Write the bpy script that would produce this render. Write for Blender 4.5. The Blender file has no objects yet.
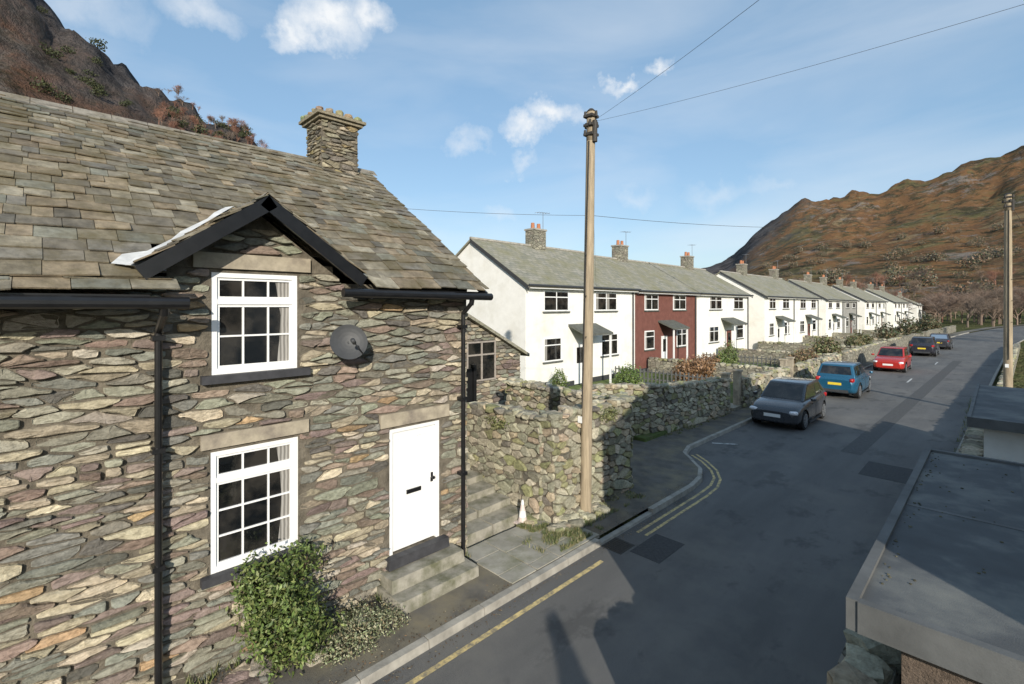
import bpy, bmesh, math, random
from mathutils import Vector, Matrix, noise
R=random.Random(7)
sc=bpy.context.scene
try:
    sc.view_settings.view_transform='Standard'; sc.view_settings.look='None'; sc.view_settings.exposure=0
except Exception as e: print(e)

# ------------------------------------------------------------ materials
def newmat(name):
    m=bpy.data.materials.new(name); m.use_nodes=True
    nt=m.node_tree; nt.nodes.clear()
    out=nt.nodes.new('ShaderNodeOutputMaterial'); bs=nt.nodes.new('ShaderNodeBsdfPrincipled')
    nt.links.new(bs.outputs[0],out.inputs[0])
    return m,nt,bs
def N(nt,t,**k):
    n=nt.nodes.new(t)
    for a,b in k.items(): setattr(n,a,b)
    return n
def mixc(nt,fac,a,b,mode='MIX'):
    n=nt.nodes.new('ShaderNodeMix'); n.data_type='RGBA'; n.blend_type=mode
    for s,v in ((0,fac),(6,a),(7,b)):
        if hasattr(v,'is_output'): nt.links.new(v,n.inputs[s])
        elif s==0: n.inputs[0].default_value=v
        else: n.inputs[s].default_value=(v[0],v[1],v[2],1)
    return n.outputs[2]
def noi(nt,vec,scale,detail=4,rough=.6,dist=0):
    n=nt.nodes.new('ShaderNodeTexNoise'); n.inputs['Scale'].default_value=scale
    n.inputs['Detail'].default_value=detail; n.inputs['Roughness'].default_value=rough
    n.inputs['Distortion'].default_value=dist
    if vec: nt.links.new(vec,n.inputs['Vector'])
    return n.outputs['Fac']
def rng_(nt,v,a,b,c=0,d=1):
    n=nt.nodes.new('ShaderNodeMapRange'); nt.links.new(v,n.inputs[0])
    for i,x in enumerate((a,b,c,d)): n.inputs[i+1].default_value=x
    return n.outputs[0]
def mapped(nt,s=(1,1,1),rot=(0,0,0)):
    tc=N(nt,'ShaderNodeTexCoord'); m=N(nt,'ShaderNodeMapping')
    m.inputs['Scale'].default_value=s; m.inputs['Rotation'].default_value=rot
    nt.links.new(tc.outputs['Object'],m.inputs[0]); return m.outputs[0]
def bump(nt,bs,h,strength=.5,dist=.01):
    b=N(nt,'ShaderNodeBump'); b.inputs['Strength'].default_value=strength; b.inputs['Distance'].default_value=dist
    nt.links.new(h,b.inputs['Height']); nt.links.new(b.outputs[0],bs.inputs['Normal'])
def surf(name,base,var=.25,scale=6,rough=.85,bmp=.4,bdist=.01,bscale=None,attr=False,stain=None,stain_scale=.7,stain_r=(.45,.7),metal=0,spec=.3,stretch=(1,1,1)):
    m,nt,bs=newmat(name); v=mapped(nt,stretch)
    f=rng_(nt,noi(nt,v,scale,3),.25,.75)
    lo=[c*(1-var) for c in base]; hi=[min(1.5,c*(1+var)) for c in base]
    c=mixc(nt,f,lo,hi)
    if attr:
        a=N(nt,'ShaderNodeAttribute',attribute_name='Col')
        c=mixc(nt,1.0,c,a.outputs['Color'],'MULTIPLY')
    if stain:
        s=rng_(nt,noi(nt,v,stain_scale,5,.65),*stain_r)
        c=mixc(nt,s,c,stain)
    nt.links.new(c,bs.inputs['Base Color'])
    bs.inputs['Roughness'].default_value=rough; bs.inputs['Metallic'].default_value=metal
    bs.inputs['Specular IOR Level'].default_value=spec
    if bmp: bump(nt,bs,noi(nt,v,bscale or scale*4,4,.7),bmp,bdist)
    return m
M={}
M['stone']=surf('rubble_stone',(1.12,1.1,1.06),.42,14,.92,1,.022,18,attr=True,stain=(.12,.105,.075),stain_scale=7,stain_r=(.56,.85),stretch=(1,1,1.8))
M['mortar']=surf('mortar',(.15,.13,.1),.45,8,.95,.8,.03)
M['dress']=surf('dressed_stone',(.38,.33,.25),.22,7,.9,.5,.008,40,stain=(.2,.17,.14),stain_scale=3)
M['slate']=surf('roof_slate',(1.0,.98,.94),.42,8,.88,1,.01,24,attr=True,stain=(.115,.095,.05),stain_scale=2.2,stain_r=(.45,.72))
M['black']=surf('black_gloss_paint',(.012,.012,.013),.3,8,.3,.1,.003,spec=.5)
M['white']=surf('white_paint',(.82,.82,.81),.04,5,.4,.08,.002,spec=.5)
M['render']=surf('white_render',(.82,.8,.75),.05,3,.9,.5,.01,25,stain=(.64,.61,.53),stain_scale=.8,stain_r=(.5,.85))
M['redclad']=surf('red_cladding',(.17,.07,.055),.2,4,.8,.4,.02,20)
M['greyclad']=surf('grey_cladding',(.3,.29,.27),.2,4,.8,.4,.02,20)
M['lead']=surf('lead_flashing',(.55,.55,.54),.25,6,.6,.5,.01)
M['sillslate']=surf('slate_sill',(.05,.05,.055),.3,8,.6,.3,.004)
M['felt']=surf('roofing_felt',(.1,.105,.108),.3,1.6,.8,.7,.004,120,stain=(.2,.2,.18),stain_scale=1.6,stain_r=(.48,.72))
M['pebble']=surf('pebbledash',(.15,.115,.09),.35,30,.95,1,.02,60)
M['step']=surf('step_stone',(.32,.3,.25),.3,5,.9,.6,.01,30,stain=(.13,.13,.08),stain_scale=3)
M['flag']=surf('flagstone',(.34,.32,.27),.25,3,.9,.6,.008,40,stain=(.17,.17,.1),stain_scale=1.8)
M['kerb']=surf('kerb_stone',(.33,.31,.27),.3,5,.9,.5,.008,40)
M['pave']=surf('pavement_tarmac',(.13,.12,.105),.3,3,.9,.9,.008,90,stain=(.22,.19,.13),stain_scale=1.6,stain_r=(.45,.7))
M['yellow']=surf('yellow_line_paint',(.62,.48,.22),.25,12,.8,.4,.004,60,stain=(.24,.21,.15),stain_scale=9,stain_r=(.44,.62))
M['whiteline']=surf('white_line_paint',(.6,.6,.58),.25,12,.8,.3,.004,60,stain=(.15,.15,.15),stain_scale=8,stain_r=(.48,.6))
M['patch']=surf('tarmac_patch',(.06,.06,.061),.3,20,.85,.6,.006,90)
M['patch2']=surf('tarmac_trench_reinstatement',(.085,.084,.082),.3,12,.85,.6,.006,90)
M['iron']=surf('cast_iron',(.05,.045,.04),.3,20,.6,.6,.006,60)
M['wood']=surf('weathered_pole_wood',(.36,.29,.2),.3,4,.85,.7,.01,12,stretch=(6,6,.5),stain=(.16,.13,.1),stain_scale=1.5,stain_r=(.5,.8))
M['dgrey']=surf('dark_plastic',(.05,.052,.055),.2,6,.5,.1,.002)
M['canopy']=surf('canopy_felt',(.11,.115,.1),.3,5,.8,.4,.01)
M['trimgrey']=surf('weathered_felt_edge',(.12,.122,.12),.3,3,.75,.5,.004,40)
M['leaf']=surf('leaf',(1.1,1.1,1.1),.2,20,.5,0,attr=True,spec=.4)
M['bark']=surf('bark',(1,1,1),.25,6,.9,0,.01,attr=True)
M['tyre']=surf('tyre_rubber',(.018,.018,.018),.2,20,.8,.2,.004)
M['alloy']=surf('alloy_wheel',(.45,.46,.47),.1,10,.35,0,metal=.8)
M['paleplastic']=surf('faded_plastic',(.66,.56,.52),.1,10,.6,.1)
M['terracotta']=surf('terracotta',(.4,.17,.09),.2,10,.85,.3)
M['soil']=surf('soil_and_moss',(.13,.11,.07),.45,6,.95,.9,.03,30,stain=(.08,.1,.035),stain_scale=2,stain_r=(.45,.6))
M['lamp']=surf('lamp_lens',(.7,.7,.72),.05,10,.15,0,spec=.8)
M['redlamp']=surf('tail_lamp',(.35,.01,.01),.05,10,.2,0,spec=.8)
M['plate_w']=surf('number_plate_white',(.75,.75,.72),.05,10,.4,0)
M['plate_y']=surf('number_plate_yellow',(.75,.55,.05),.05,10,.4,0)
M['brownframe']=surf('stained_timber_frame',(.34,.3,.26),.2,10,.7,.2)
def curtainmat():
    m,nt,bs=newmat('curtain_against_glass'); v=mapped(nt)
    wv=N(nt,'ShaderNodeTexWave',wave_type='BANDS',bands_direction='Y'); wv.inputs['Scale'].default_value=7; wv.inputs['Distortion'].default_value=1.2; wv.inputs['Detail'].default_value=1
    nt.links.new(v,wv.inputs['Vector']); c=mixc(nt,wv.outputs['Fac'],(.16,.15,.135),(.4,.38,.35)); nt.links.new(c,bs.inputs['Base Color']); bs.inputs['Roughness'].default_value=.9
    bs.inputs['Coat Weight'].default_value=1; bs.inputs['Coat Roughness'].default_value=.02; return m
M['curtain']=curtainmat()
def glassmat(name):
    m=bpy.data.materials.new(name); m.use_nodes=True; nt=m.node_tree; nt.nodes.clear()
    out=N(nt,'ShaderNodeOutputMaterial'); mx=N(nt,'ShaderNodeMixShader')
    gl=N(nt,'ShaderNodeBsdfGlossy'); gl.inputs['Roughness'].default_value=.02
    fr=N(nt,'ShaderNodeFresnel'); fr.inputs[0].default_value=1.75
    a=N(nt,'ShaderNodeBsdfDiffuse'); v=mapped(nt)
    c=mixc(nt,rng_(nt,noi(nt,v,2.4,3),.42,.62),(.006,.007,.008),(.035,.032,.028)); nt.links.new(c,a.inputs[0])
    b=N(nt,'ShaderNodeBump'); b.inputs['Strength'].default_value=.15; b.inputs['Distance'].default_value=.01
    nt.links.new(noi(nt,v,2.5,2),b.inputs['Height']); nt.links.new(b.outputs[0],gl.inputs['Normal'])
    nt.links.new(fr.outputs[0],mx.inputs[0]); nt.links.new(a.outputs[0],mx.inputs[1]); nt.links.new(gl.outputs[0],mx.inputs[2])
    nt.links.new(mx.outputs[0],out.inputs[0]); return m
M['dglass']=glassmat('dark_glass')
def paint(name,c):
    m,nt,bs=newmat(name); bs.inputs['Base Color'].default_value=(*c,1)
    bs.inputs['Metallic'].default_value=.25; bs.inputs['Coat Weight'].default_value=.8; bs.inputs['Coat Roughness'].default_value=.06
    v=mapped(nt); f=rng_(nt,noi(nt,v,3),.4,.7,.25,.42); nt.links.new(f,bs.inputs['Roughness']); return m
def roadmat():
    m,nt,bs=newmat('asphalt_road'); v=mapped(nt)
    big=rng_(nt,noi(nt,mapped(nt,(1,.15,1)),1.1,5,.6),.35,.65)
    c=mixc(nt,big,(.078,.077,.077),(.145,.14,.134))
    sp=rng_(nt,noi(nt,v,110,2,.8),.35,.7)
    c=mixc(nt,sp,mixc(nt,.4,c,(.03,.03,.03)),mixc(nt,.35,c,(.32,.31,.29)))
    st=rng_(nt,noi(nt,v,.45,6,.7),.5,.66,0,.55); c=mixc(nt,st,c,(.19,.18,.16))
    st=rng_(nt,noi(nt,mapped(nt,(1,.6,1)),1.1,5,.7),.55,.63,0,.5); c=mixc(nt,st,c,(.05,.05,.05))
    nt.links.new(c,bs.inputs['Base Color']); bs.inputs['Roughness'].default_value=.82; bs.inputs['Specular IOR Level'].default_value=.35
    bump(nt,bs,noi(nt,v,90,3,.8),.7,.01); return m
M['road']=roadmat()
def farstone():
    m,nt,bs=newmat('rubble_stone_far'); v=mapped(nt,(1,1,1.9))
    vo=N(nt,'ShaderNodeTexVoronoi'); vo.inputs['Scale'].default_value=3.6; nt.links.new(v,vo.inputs['Vector'])
    ve=N(nt,'ShaderNodeTexVoronoi',feature='DISTANCE_TO_EDGE'); ve.inputs['Scale'].default_value=3.6; nt.links.new(v,ve.inputs['Vector'])
    rp=N(nt,'ShaderNodeValToRGB'); sx=N(nt,'ShaderNodeSeparateColor'); nt.links.new(vo.outputs['Color'],sx.inputs[0]); nt.links.new(sx.outputs[0],rp.inputs[0])
    e=rp.color_ramp.elements; e[0].color=(.18,.175,.15,1); e[1].color=(.37,.34,.26,1)
    for p,c in ((.3,(.24,.23,.18)),(.55,(.2,.17,.145)),(.8,(.35,.33,.27))):
        q=e.new(p); q.color=(*c,1)
    g=rng_(nt,ve.outputs['Distance'],.01,.07); c=mixc(nt,g,(.07,.065,.05),rp.outputs[0])
    c=mixc(nt,rng_(nt,noi(nt,v,9),.3,.7,0,.5),c,(.25,.235,.17),'MIX')
    nt.links.new(c,bs.inputs['Base Color']); bs.inputs['Roughness'].default_value=.95; bump(nt,bs,g,.8,.04); return m
M['farstone']=farstone()
def farslate():
    m,nt,bs=newmat('slate_roof_far'); tc=N(nt,'ShaderNodeTexCoord'); s=N(nt,'ShaderNodeSeparateXYZ'); c_=N(nt,'ShaderNodeCombineXYZ')
    nt.links.new(tc.outputs['Object'],s.inputs[0]); nt.links.new(s.outputs[1],c_.inputs[0])
    mm=N(nt,'ShaderNodeMath',operation='MULTIPLY'); mm.inputs[1].default_value=1.87; nt.links.new(s.outputs[2],mm.inputs[0]); nt.links.new(mm.outputs[0],c_.inputs[1])
    b=N(nt,'ShaderNodeTexBrick'); b.inputs['Scale'].default_value=1; b.inputs['Brick Width'].default_value=.34; b.inputs['Row Height'].default_value=.24; b.inputs['Mortar Size'].default_value=.012
    b.inputs['Color1'].default_value=(.18,.185,.15,1); b.inputs['Color2'].default_value=(.32,.3,.25,1); b.inputs['Mortar'].default_value=(.07,.07,.06,1); b.inputs['Bias'].default_value=0
    nt.links.new(c_.outputs[0],b.inputs['Vector'])
    v=mapped(nt); c=mixc(nt,rng_(nt,noi(nt,v,.7,6,.7),.42,.64,0,.85),b.outputs[0],(.18,.17,.08))
    c=mixc(nt,rng_(nt,noi(nt,v,3,6,.75),.35,.75,0,.6),c,(.33,.3,.23))
    nt.links.new(c,bs.inputs['Base Color']); bs.inputs['Roughness'].default_value=.85
    bump(nt,bs,b.outputs['Fac'],-.6,.03); return m
M['farslate']=farslate()
def terrmat():
    m,nt,bs=newmat('hillside_ground'); v=mapped(nt)
    tc=N(nt,'ShaderNodeTexCoord'); s=N(nt,'ShaderNodeSeparateXYZ'); nt.links.new(tc.outputs['Object'],s.inputs[0])
    n1=noi(nt,v,.011,7,.7,.8); n2=noi(nt,v,.035,8,.8)
    rp=N(nt,'ShaderNodeValToRGB'); nt.links.new(n1,rp.inputs[0]); e=rp.color_ramp.elements
    e[0].position=.33; e[0].color=(.12,.125,.055,1); e[1].position=.7; e[1].color=(.28,.22,.14,1)
    for p,c in ((.42,(.22,.18,.085)),(.47,(.27,.15,.07)),(.53,(.29,.155,.075)),(.58,(.17,.1,.06)),(.64,(.33,.24,.13))):
        q=e.new(p); q.color=(*c,1)
    c=mixc(nt,rng_(nt,n2,.49,.57,0,.8),rp.outputs[0],(.095,.07,.05))
    c=mixc(nt,rng_(nt,noi(nt,v,.022,8,.82),.54,.6,0,.85),c,(.3,.27,.24))
    c=mixc(nt,rng_(nt,noi(nt,v,.07,5,.8),.52,.58,0,.75),c,(.075,.075,.042))
    c=mixc(nt,rng_(nt,noi(nt,v,.12,4,.8),.57,.64,0,.6),c,(.36,.28,.16))
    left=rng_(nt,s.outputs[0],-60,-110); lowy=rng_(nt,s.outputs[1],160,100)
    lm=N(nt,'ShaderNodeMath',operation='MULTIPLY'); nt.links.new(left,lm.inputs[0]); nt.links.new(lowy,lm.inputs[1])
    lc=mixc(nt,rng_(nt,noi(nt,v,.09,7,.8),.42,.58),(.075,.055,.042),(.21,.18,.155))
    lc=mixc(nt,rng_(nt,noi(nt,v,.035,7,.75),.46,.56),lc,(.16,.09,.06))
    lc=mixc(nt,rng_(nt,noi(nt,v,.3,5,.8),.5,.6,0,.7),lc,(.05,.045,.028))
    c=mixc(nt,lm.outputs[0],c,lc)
    jx=N(nt,'ShaderNodeMath',operation='MULTIPLY_ADD'); nt.links.new(n1,jx.inputs[0]); jx.inputs[1].default_value=260; nt.links.new(s.outputs[0],jx.inputs[2])
    cr=rng_(nt,jx.outputs[0],-60,-120); c=mixc(nt,cr,c,mixc(nt,rng_(nt,n2,.42,.58),(.06,.056,.058),(.16,.145,.14)))
    low=rng_(nt,s.outputs[2],1.5,6)
    gr=mixc(nt,rng_(nt,noi(nt,v,.35,5),.35,.65),(.09,.12,.045),(.19,.17,.08))
    c=mixc(nt,low,gr,c)
    nt.links.new(c,bs.inputs['Base Color']); bs.inputs['Roughness'].default_value=1; bs.inputs['Specular IOR Level'].default_value=.05
    bump(nt,bs,n2,1,12); return m
M['terrain']=terrmat()
M['lawn']=surf('lawn_grass',(.11,.15,.045),.35,3,.95,1,.03,60,stain=(.2,.18,.09),stain_scale=.8,stain_r=(.5,.72))

# ------------------------------------------------------------ mesh builder
class B:
    def __init__(s): s.v=[];s.f=[];s.m=[];s.c=[]
    def face(s,pts,mi=0,col=(1,1,1)):
        n=len(s.v); s.v+= [tuple(p) for p in pts]; s.f.append(tuple(range(n,n+len(pts)))); s.m.append(mi); s.c.append(col)
    def mesh(s,vs,fs,mi=0,col=(1,1,1)):
        n=len(s.v); s.v+=[tuple(p) for p in vs]
        for f in fs: s.f.append(tuple(i+n for i in f)); s.m.append(mi); s.c.append(col)
    def box(s,x0,x1,y0,y1,z0,z1,mi=0,col=(1,1,1)):
        s.mesh([(x0,y0,z0),(x1,y0,z0),(x1,y1,z0),(x0,y1,z0),(x0,y0,z1),(x1,y0,z1),(x1,y1,z1),(x0,y1,z1)],
          [(0,3,2,1),(4,5,6,7),(0,1,5,4),(1,2,6,5),(2,3,7,6),(3,0,4,7)],mi,col)
    def cyl(s,p0,p1,r0,r1=None,n=8,mi=0,col=(1,1,1),caps=True):
        r1=r0 if r1 is None else r1; p0=Vector(p0);p1=Vector(p1); d=(p1-p0)
        if d.length<1e-6: return
        d.normalize(); a=d.orthogonal().normalized(); b=d.cross(a); vs=[]
        for p,r in ((p0,r0),(p1,r1)):
            for i in range(n):
                t=2*math.pi*i/n; vs.append(p+a*(r*math.cos(t))+b*(r*math.sin(t)))
        fs=[(i,(i+1)%n,n+(i+1)%n,n+i) for i in range(n)]
        if caps: fs+=[tuple(range(n-1,-1,-1)),tuple(range(n,2*n))]
        s.mesh(vs,fs,mi,col)
    def build(s,name,mats,parent=None,smooth=False):
        me=bpy.data.meshes.new(name); me.from_pydata(s.v,[],s.f)
        for m in mats: me.materials.append(M[m] if isinstance(m,str) else m)
        me.polygons.foreach_set('material_index',s.m)
        if smooth: me.polygons.foreach_set('use_smooth',[True]*len(s.f))
        ca=me.color_attributes.new('Col','FLOAT_COLOR','CORNER'); arr=[]
        for f,c in zip(s.f,s.c): arr+= [c[0],c[1],c[2],1]*len(f)
        ca.data.foreach_set('color',arr); me.update()
        o=bpy.data.objects.new(name,me); sc.collection.objects.link(o)
        if parent: o.parent=parent
        return o
def empty(name):
    o=bpy.data.objects.new(name,None); o.empty_display_size=.2; sc.collection.objects.link(o); return o
_bm=bmesh.new(); bmesh.ops.create_icosphere(_bm,subdivisions=2,radius=1)
ICO=([v.co.copy() for v in _bm.verts],[tuple(v.index for v in f.verts) for f in _bm.faces]); _bm.free()
def lump(b,c,r,mi=0,col=(1,1,1),rough=.25):
    off=Vector((R.uniform(0,99),R.uniform(0,99),R.uniform(0,99))); a=R.uniform(0,6.28); ca,sa=math.cos(a),math.sin(a); vs=[]
    for p in ICO[0]:
        q=Vector([math.copysign(abs(k)**.6,k) for k in p]); q*= .9+rough*noise.noise(p*1.3+off)*1.6
        x,y,z=q.x*r[0],q.y*r[1],q.z*r[2]; vs.append((c[0]+x*ca-y*sa,c[1]+x*sa+y*ca,c[2]+z))
    b.mesh(vs,ICO[1],mi,col)
def clip(poly,n0,n1,c):
    out=[]; L=len(poly)
    for i in range(L):
        p=poly[i];q=poly[(i+1)%L]; dp=n0*p[0]+n1*p[1]-c; dq=n0*q[0]+n1*q[1]-c
        if dp<=0: out.append(p)
        if (dp<0<dq) or (dq<0<dp):
            t=dp/(dp-dq); out.append((p[0]+(q[0]-p[0])*t,p[1]+(q[1]-p[1])*t))
    return out
PAL_C=[((.28,.265,.21),6),((.25,.25,.195),6),((.225,.175,.155),4),((.47,.41,.3),4),((.4,.28,.165),1.4),((.14,.132,.115),3),((.37,.32,.235),5),((.27,.205,.165),3.5),((.42,.38,.31),3),((.215,.215,.185),5)]
PAL_W=[((.36,.335,.255),5),((.28,.27,.205),5),((.43,.395,.3),3.5),((.19,.175,.145),2),((.27,.265,.145),3),((.39,.32,.23),2)]
def pick(pal):
    t=R.uniform(0,sum(w for _,w in pal))
    for c,w in pal:
        t-=w
        if t<=0: break
    k=R.uniform(.68,1.2); return (c[0]*k,c[1]*k*R.uniform(.96,1.04),c[2]*k)
def stones(b,mp,u0,u1,v0,v1,su,sv,pal,mi=0,holes=(),clipper=None,gap=.007,dmin=.012,dmax=.045,flat=1.0,cut=.18,jit=.3):
    seeds=[]; v=v0
    while v<v1:
        h=sv*(R.uniform(.5,1.15) if R.random()<.65 else R.uniform(1.15,1.9)); u=u0-R.random()*su
        while u<u1+su*.5:
            w=su*(R.uniform(.35,1.1) if R.random()<.7 else R.uniform(1.1,2.0))
            if h>sv*1.3 and R.random()<.3:
                seeds.append((u+w/2,v+h*.25)); seeds.append((u+w/2+R.uniform(-.2,.2)*w,v+h*.78))
            else: seeds.append((u+w/2,v+h/2+R.uniform(-jit,jit)*h))
            u+=w
        v+=h
    SU=su; SV=sv/flat
    sd=[(p[0]/SU,p[1]/SV,p) for p in seeds]
    gsz=1.5; grid={}
    for i,(a,c,_) in enumerate(sd): grid.setdefault((int(a//gsz),int(c//(gsz*flat))),[]).append(i)
    for i,(a,c,p) in enumerate(sd):
        if any(h[0]<p[0]<h[1] and h[2]<p[1]<h[3] for h in holes): continue
        if p[1]<v0 or p[1]>v1 or p[0]<u0 or p[0]>u1: continue
        poly=[(a-1.3,c-1.6*flat),(a+1.3,c-1.6*flat),(a+1.3,c+1.6*flat),(a-1.3,c+1.6*flat)]
        gx,gy=int(a//gsz),int(c//(gsz*flat)); nb=[]
        for X in range(gx-2,gx+3):
            for Y in range(gy-2,gy+3): nb+=grid.get((X,Y),[])
        for j in nb:
            if j==i: continue
            dx=sd[j][0]-a; dy=sd[j][1]-c
            poly=clip(poly,dx,dy,(dx*(sd[j][0]+a)+dy*(sd[j][1]+c))/2)
            if len(poly)<3: break
        if len(poly)<3: continue
        poly=[(x*SU,y*SV) for x,y in poly]
        hp=[(1,0,u1),(-1,0,-u0),(0,1,v1),(0,-1,-v0)]
        for h in holes:
            if p[0]+2.2*su<h[0] or p[0]-2.2*su>h[1] or p[1]+2.5*sv<h[2] or p[1]-2.5*sv>h[3]: continue
            ds=[(h[0]-p[0],(1,0,h[0])),(p[0]-h[1],(-1,0,-h[1])),(h[2]-p[1],(0,1,h[2])),(p[1]-h[3],(0,-1,-h[3]))]
            hp.append(max(ds,key=lambda t:t[0])[1])
        if clipper:
            k=clipper(p)
            if k is None: continue
            hp+=k
        for q in hp:
            poly=clip(poly,*q)
            if len(poly)<3: break
        if len(poly)<3: continue
        ar=abs(sum(poly[k][0]*poly[(k+1)%len(poly)][1]-poly[(k+1)%len(poly)][0]*poly[k][1] for k in range(len(poly))))/2
        if ar<su*sv*.05: continue
        # chop needle-like tips so the stones read as blocks
        cx=sum(q[0] for q in poly)/len(poly); xs_=[q[0] for q in poly]; wl,wr=cx-min(xs_),max(xs_)-cx
        poly=clip(poly,1,R.uniform(-.5,.5),0+cx+wr*R.uniform(.78,.95)+0) if False else clip(poly,1,0,cx+wr*R.uniform(.8,.97))
        if len(poly)>=3: poly=clip(poly,-1,0,-(cx-wl*R.uniform(.8,.97)))
        if len(poly)<3: continue
        ch=[]
        for k in range(len(poly)):
            q0=poly[k];q1=poly[(k+1)%len(poly)]; l=math.hypot(q1[0]-q0[0],q1[1]-q0[1]); cc_=min(cut,.012/max(l,.001)+cut*.45)
            ch.append((q0[0]+(q1[0]-q0[0])*cc_,q0[1]+(q1[1]-q0[1])*cc_))
            if l>.12: ch.append(((q0[0]+q1[0])/2+R.uniform(-.008,.008),(q0[1]+q1[1])/2+R.uniform(-.009,.006)))
            ch.append((q1[0]-(q1[0]-q0[0])*cc_,q1[1]-(q1[1]-q0[1])*cc_))
        n=len(ch); cu=sum(q[0] for q in ch)/n; cv=sum(q[1] for q in ch)/n
        d=R.uniform(dmin,dmax); tu=R.uniform(-.14,.14); tv=R.uniform(-.3,.3)
        ex=[R.uniform(0,.016) for _ in ch]
        def ring(g,dd,j=0):
            o=[]
            for q,e_ in zip(ch,ex):
                x,y=q[0]-cu,q[1]-cv; gy_=(g+e_*.45)
                kx=max(.2,1-gy_/max(abs(x),.02)) if abs(x)>.02 else 1; ky=max(.2,1-gy_/max(abs(y),.015)) if abs(y)>.012 else 1
                x*=kx;y*=ky; o.append(mp(cu+x,cv+y,(dd+(tu*x+tv*y if j else 0)+(R.uniform(-.006,.006) if j else 0))))
            return o
        r0=ring(gap,0); r1=ring(gap+.001,d*.75); r2=ring(gap+.009,d,1)
        cc=mp(cu,cv,d+R.uniform(-.004,.01))
        vs=r0+r1+r2+[cc]; fs=[]
        for k in range(n):
            l=(k+1)%n; fs+=[(k,l,n+l,n+k),(n+k,n+l,2*n+l,2*n+k),(2*n+k,2*n+l,3*n)]
        b.mesh(vs,fs,mi,pick(pal))
def slates(b,P,s0,s1,t0,t1,e0,e1,w,nrm,mi=0,skip=None,thick=.015):
    t=t0
    while t<t1:
        k=(t-t0)/(t1-t0); e=(e0+(e1-e0)*k)*R.uniform(.9,1.1); s=s0-R.random()*w
        while s<s1:
            ww=w*R.uniform(.5,1.5)*(1-.25*k); a=max(s,s0)+.003; c=min(s+ww,s1)-.003; s+=ww
            if c-a<.04: continue
            if skip and skip((a+c)/2,t+e/2): continue
            tt=min(t+e*1.7,t1+.02); lo=t+R.uniform(-.026,.016); h=.028+R.uniform(-.005,.018); tw=R.uniform(-.01,.01)
            g=R.choice([(.21,.19,.15),(.24,.215,.165),(.17,.16,.14),(.225,.185,.135),(.185,.185,.155),(.29,.265,.21),(.2,.175,.13),(.25,.205,.145),(.15,.135,.11)]); q=R.uniform(.66,1.15); col=(g[0]*q,g[1]*q,g[2]*q)
            p=[P(a,lo)+nrm*(h+tw),P(c,lo+R.uniform(-.016,.016))+nrm*(h-tw),P(c,tt)+nrm*.005,P(a,tt)+nrm*.005]
            r=[p[0]-nrm*thick,p[1]-nrm*thick,p[2]-nrm*thick,p[3]-nrm*thick]
            b.mesh(p+r,[(0,1,2,3),(4,5,1,0),(5,6,2,1),(4,0,3,7)],mi,col)
        t+=e

def leaves(name,blobs,n,size,cols,parent=None,ragged=.35,stem=True,zmin=0.0,shell=.55):
    b=B(); tot=sum(q[3]*q[4]*q[5] for q in blobs)
    for q in blobs:
        off=Vector((R.uniform(0,50),R.uniform(0,50),0))
        for _ in range(int(n*q[3]*q[4]*q[5]/tot)):
            d=Vector((R.gauss(0,1),R.gauss(0,1),R.gauss(0,1))).normalized()
            rr=(shell+(1-shell)*R.random()) if R.random()<.8 else R.random()**.5
            nz=noise.noise(d*2.2+off); rr*=1+ragged*nz*1.6
            c=Vector((q[0]+d.x*q[3]*rr,q[1]+d.y*q[4]*rr,q[2]+d.z*q[5]*rr))
            if c.z<zmin: continue
            a=(d*.7+Vector((R.gauss(0,1),R.gauss(0,1),R.gauss(0,1)))*.5).normalized(); x=a.orthogonal().normalized(); x=Matrix.Rotation(R.uniform(0,6.28),3,a)@x; y=a.cross(x)
            s=size*R.uniform(.6,1.3); col=R.choice(cols); k=R.uniform(.6,1.35)*(1+.5*nz)
            b.face([c-x*s,c-y*s*.45,c+x*s,c+y*s*.45],0,(col[0]*k,col[1]*k,col[2]*k))
        if stem:
            for _ in range(7):
                e=Vector((q[0]+R.uniform(-.6,.6)*q[3],q[1]+R.uniform(-.6,.6)*q[4],q[2]+R.uniform(-.2,.6)*q[5]))
                b.cyl((q[0],q[1],max(zmin-.1,q[2]-q[5])),e,.02,.006,4,1,(.1,.075,.05))
    return b.build(name,['leaf','bark'],parent)

# ------------------------------------------------------------ terrain
SKY=[(-180,.05),(-150,.1),(-125,.35),(-105,.53),(-92.3,.487),(-91.2,.472),(-88.8,.447),(-84.7,.408),(-80.2,.362),(-74.6,.318),(-69,.25),(-62.5,.17),(-54,.03),(-48,.015),(-30,.02),(-26,.05),(-24,.075),(-22,.088),(-20.6,.104),(-19,.135),(-17.2,.155),(-14.5,.184),(-11.2,.194),(-8,.192),(-5.1,.202),(-2.5,.212),(0,.225),(1.4,.232),(12,.25),(30,.18),(60,.06),(100,.03),(180,.05)]
def lerp(tab,x):
    for (a,b),(c,d) in zip(tab,tab[1:]):
        if a<=x<=c: return b+(d-b)*(x-a)/(c-a)
    return tab[-1][1]
def height(x,y):
    r=math.hypot(x,y)
    if r<30: return -.03
    th=math.degrees(math.atan2(x,y)); e=lerp(SKY,th)
    k=min(1,max(0,(th+66)/14)) if th<60 else 1
    Rp=260+k*640; r0=42+k*140
    t=(r-r0)/(Rp-r0)
    if t<=0: return -.03
    tt=min(t,1); h=(e*Rp+4)*(.55*tt**1.25+.45*tt**2.6)
    if t>1: h*=max(.3,1-.25*(t-1))
    p=Vector((x,y,0)); am=min(1,tt*2)*h
    nn=noise.noise(p/(70+150*k))*.10+abs(noise.noise(p/(28+60*k)+Vector((9,3,0))))*.12-.035+noise.noise(p/(9+20*k))*.055+noise.noise(p/(3.5+7*k))*.025
    return -.03+h+am*nn
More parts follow.
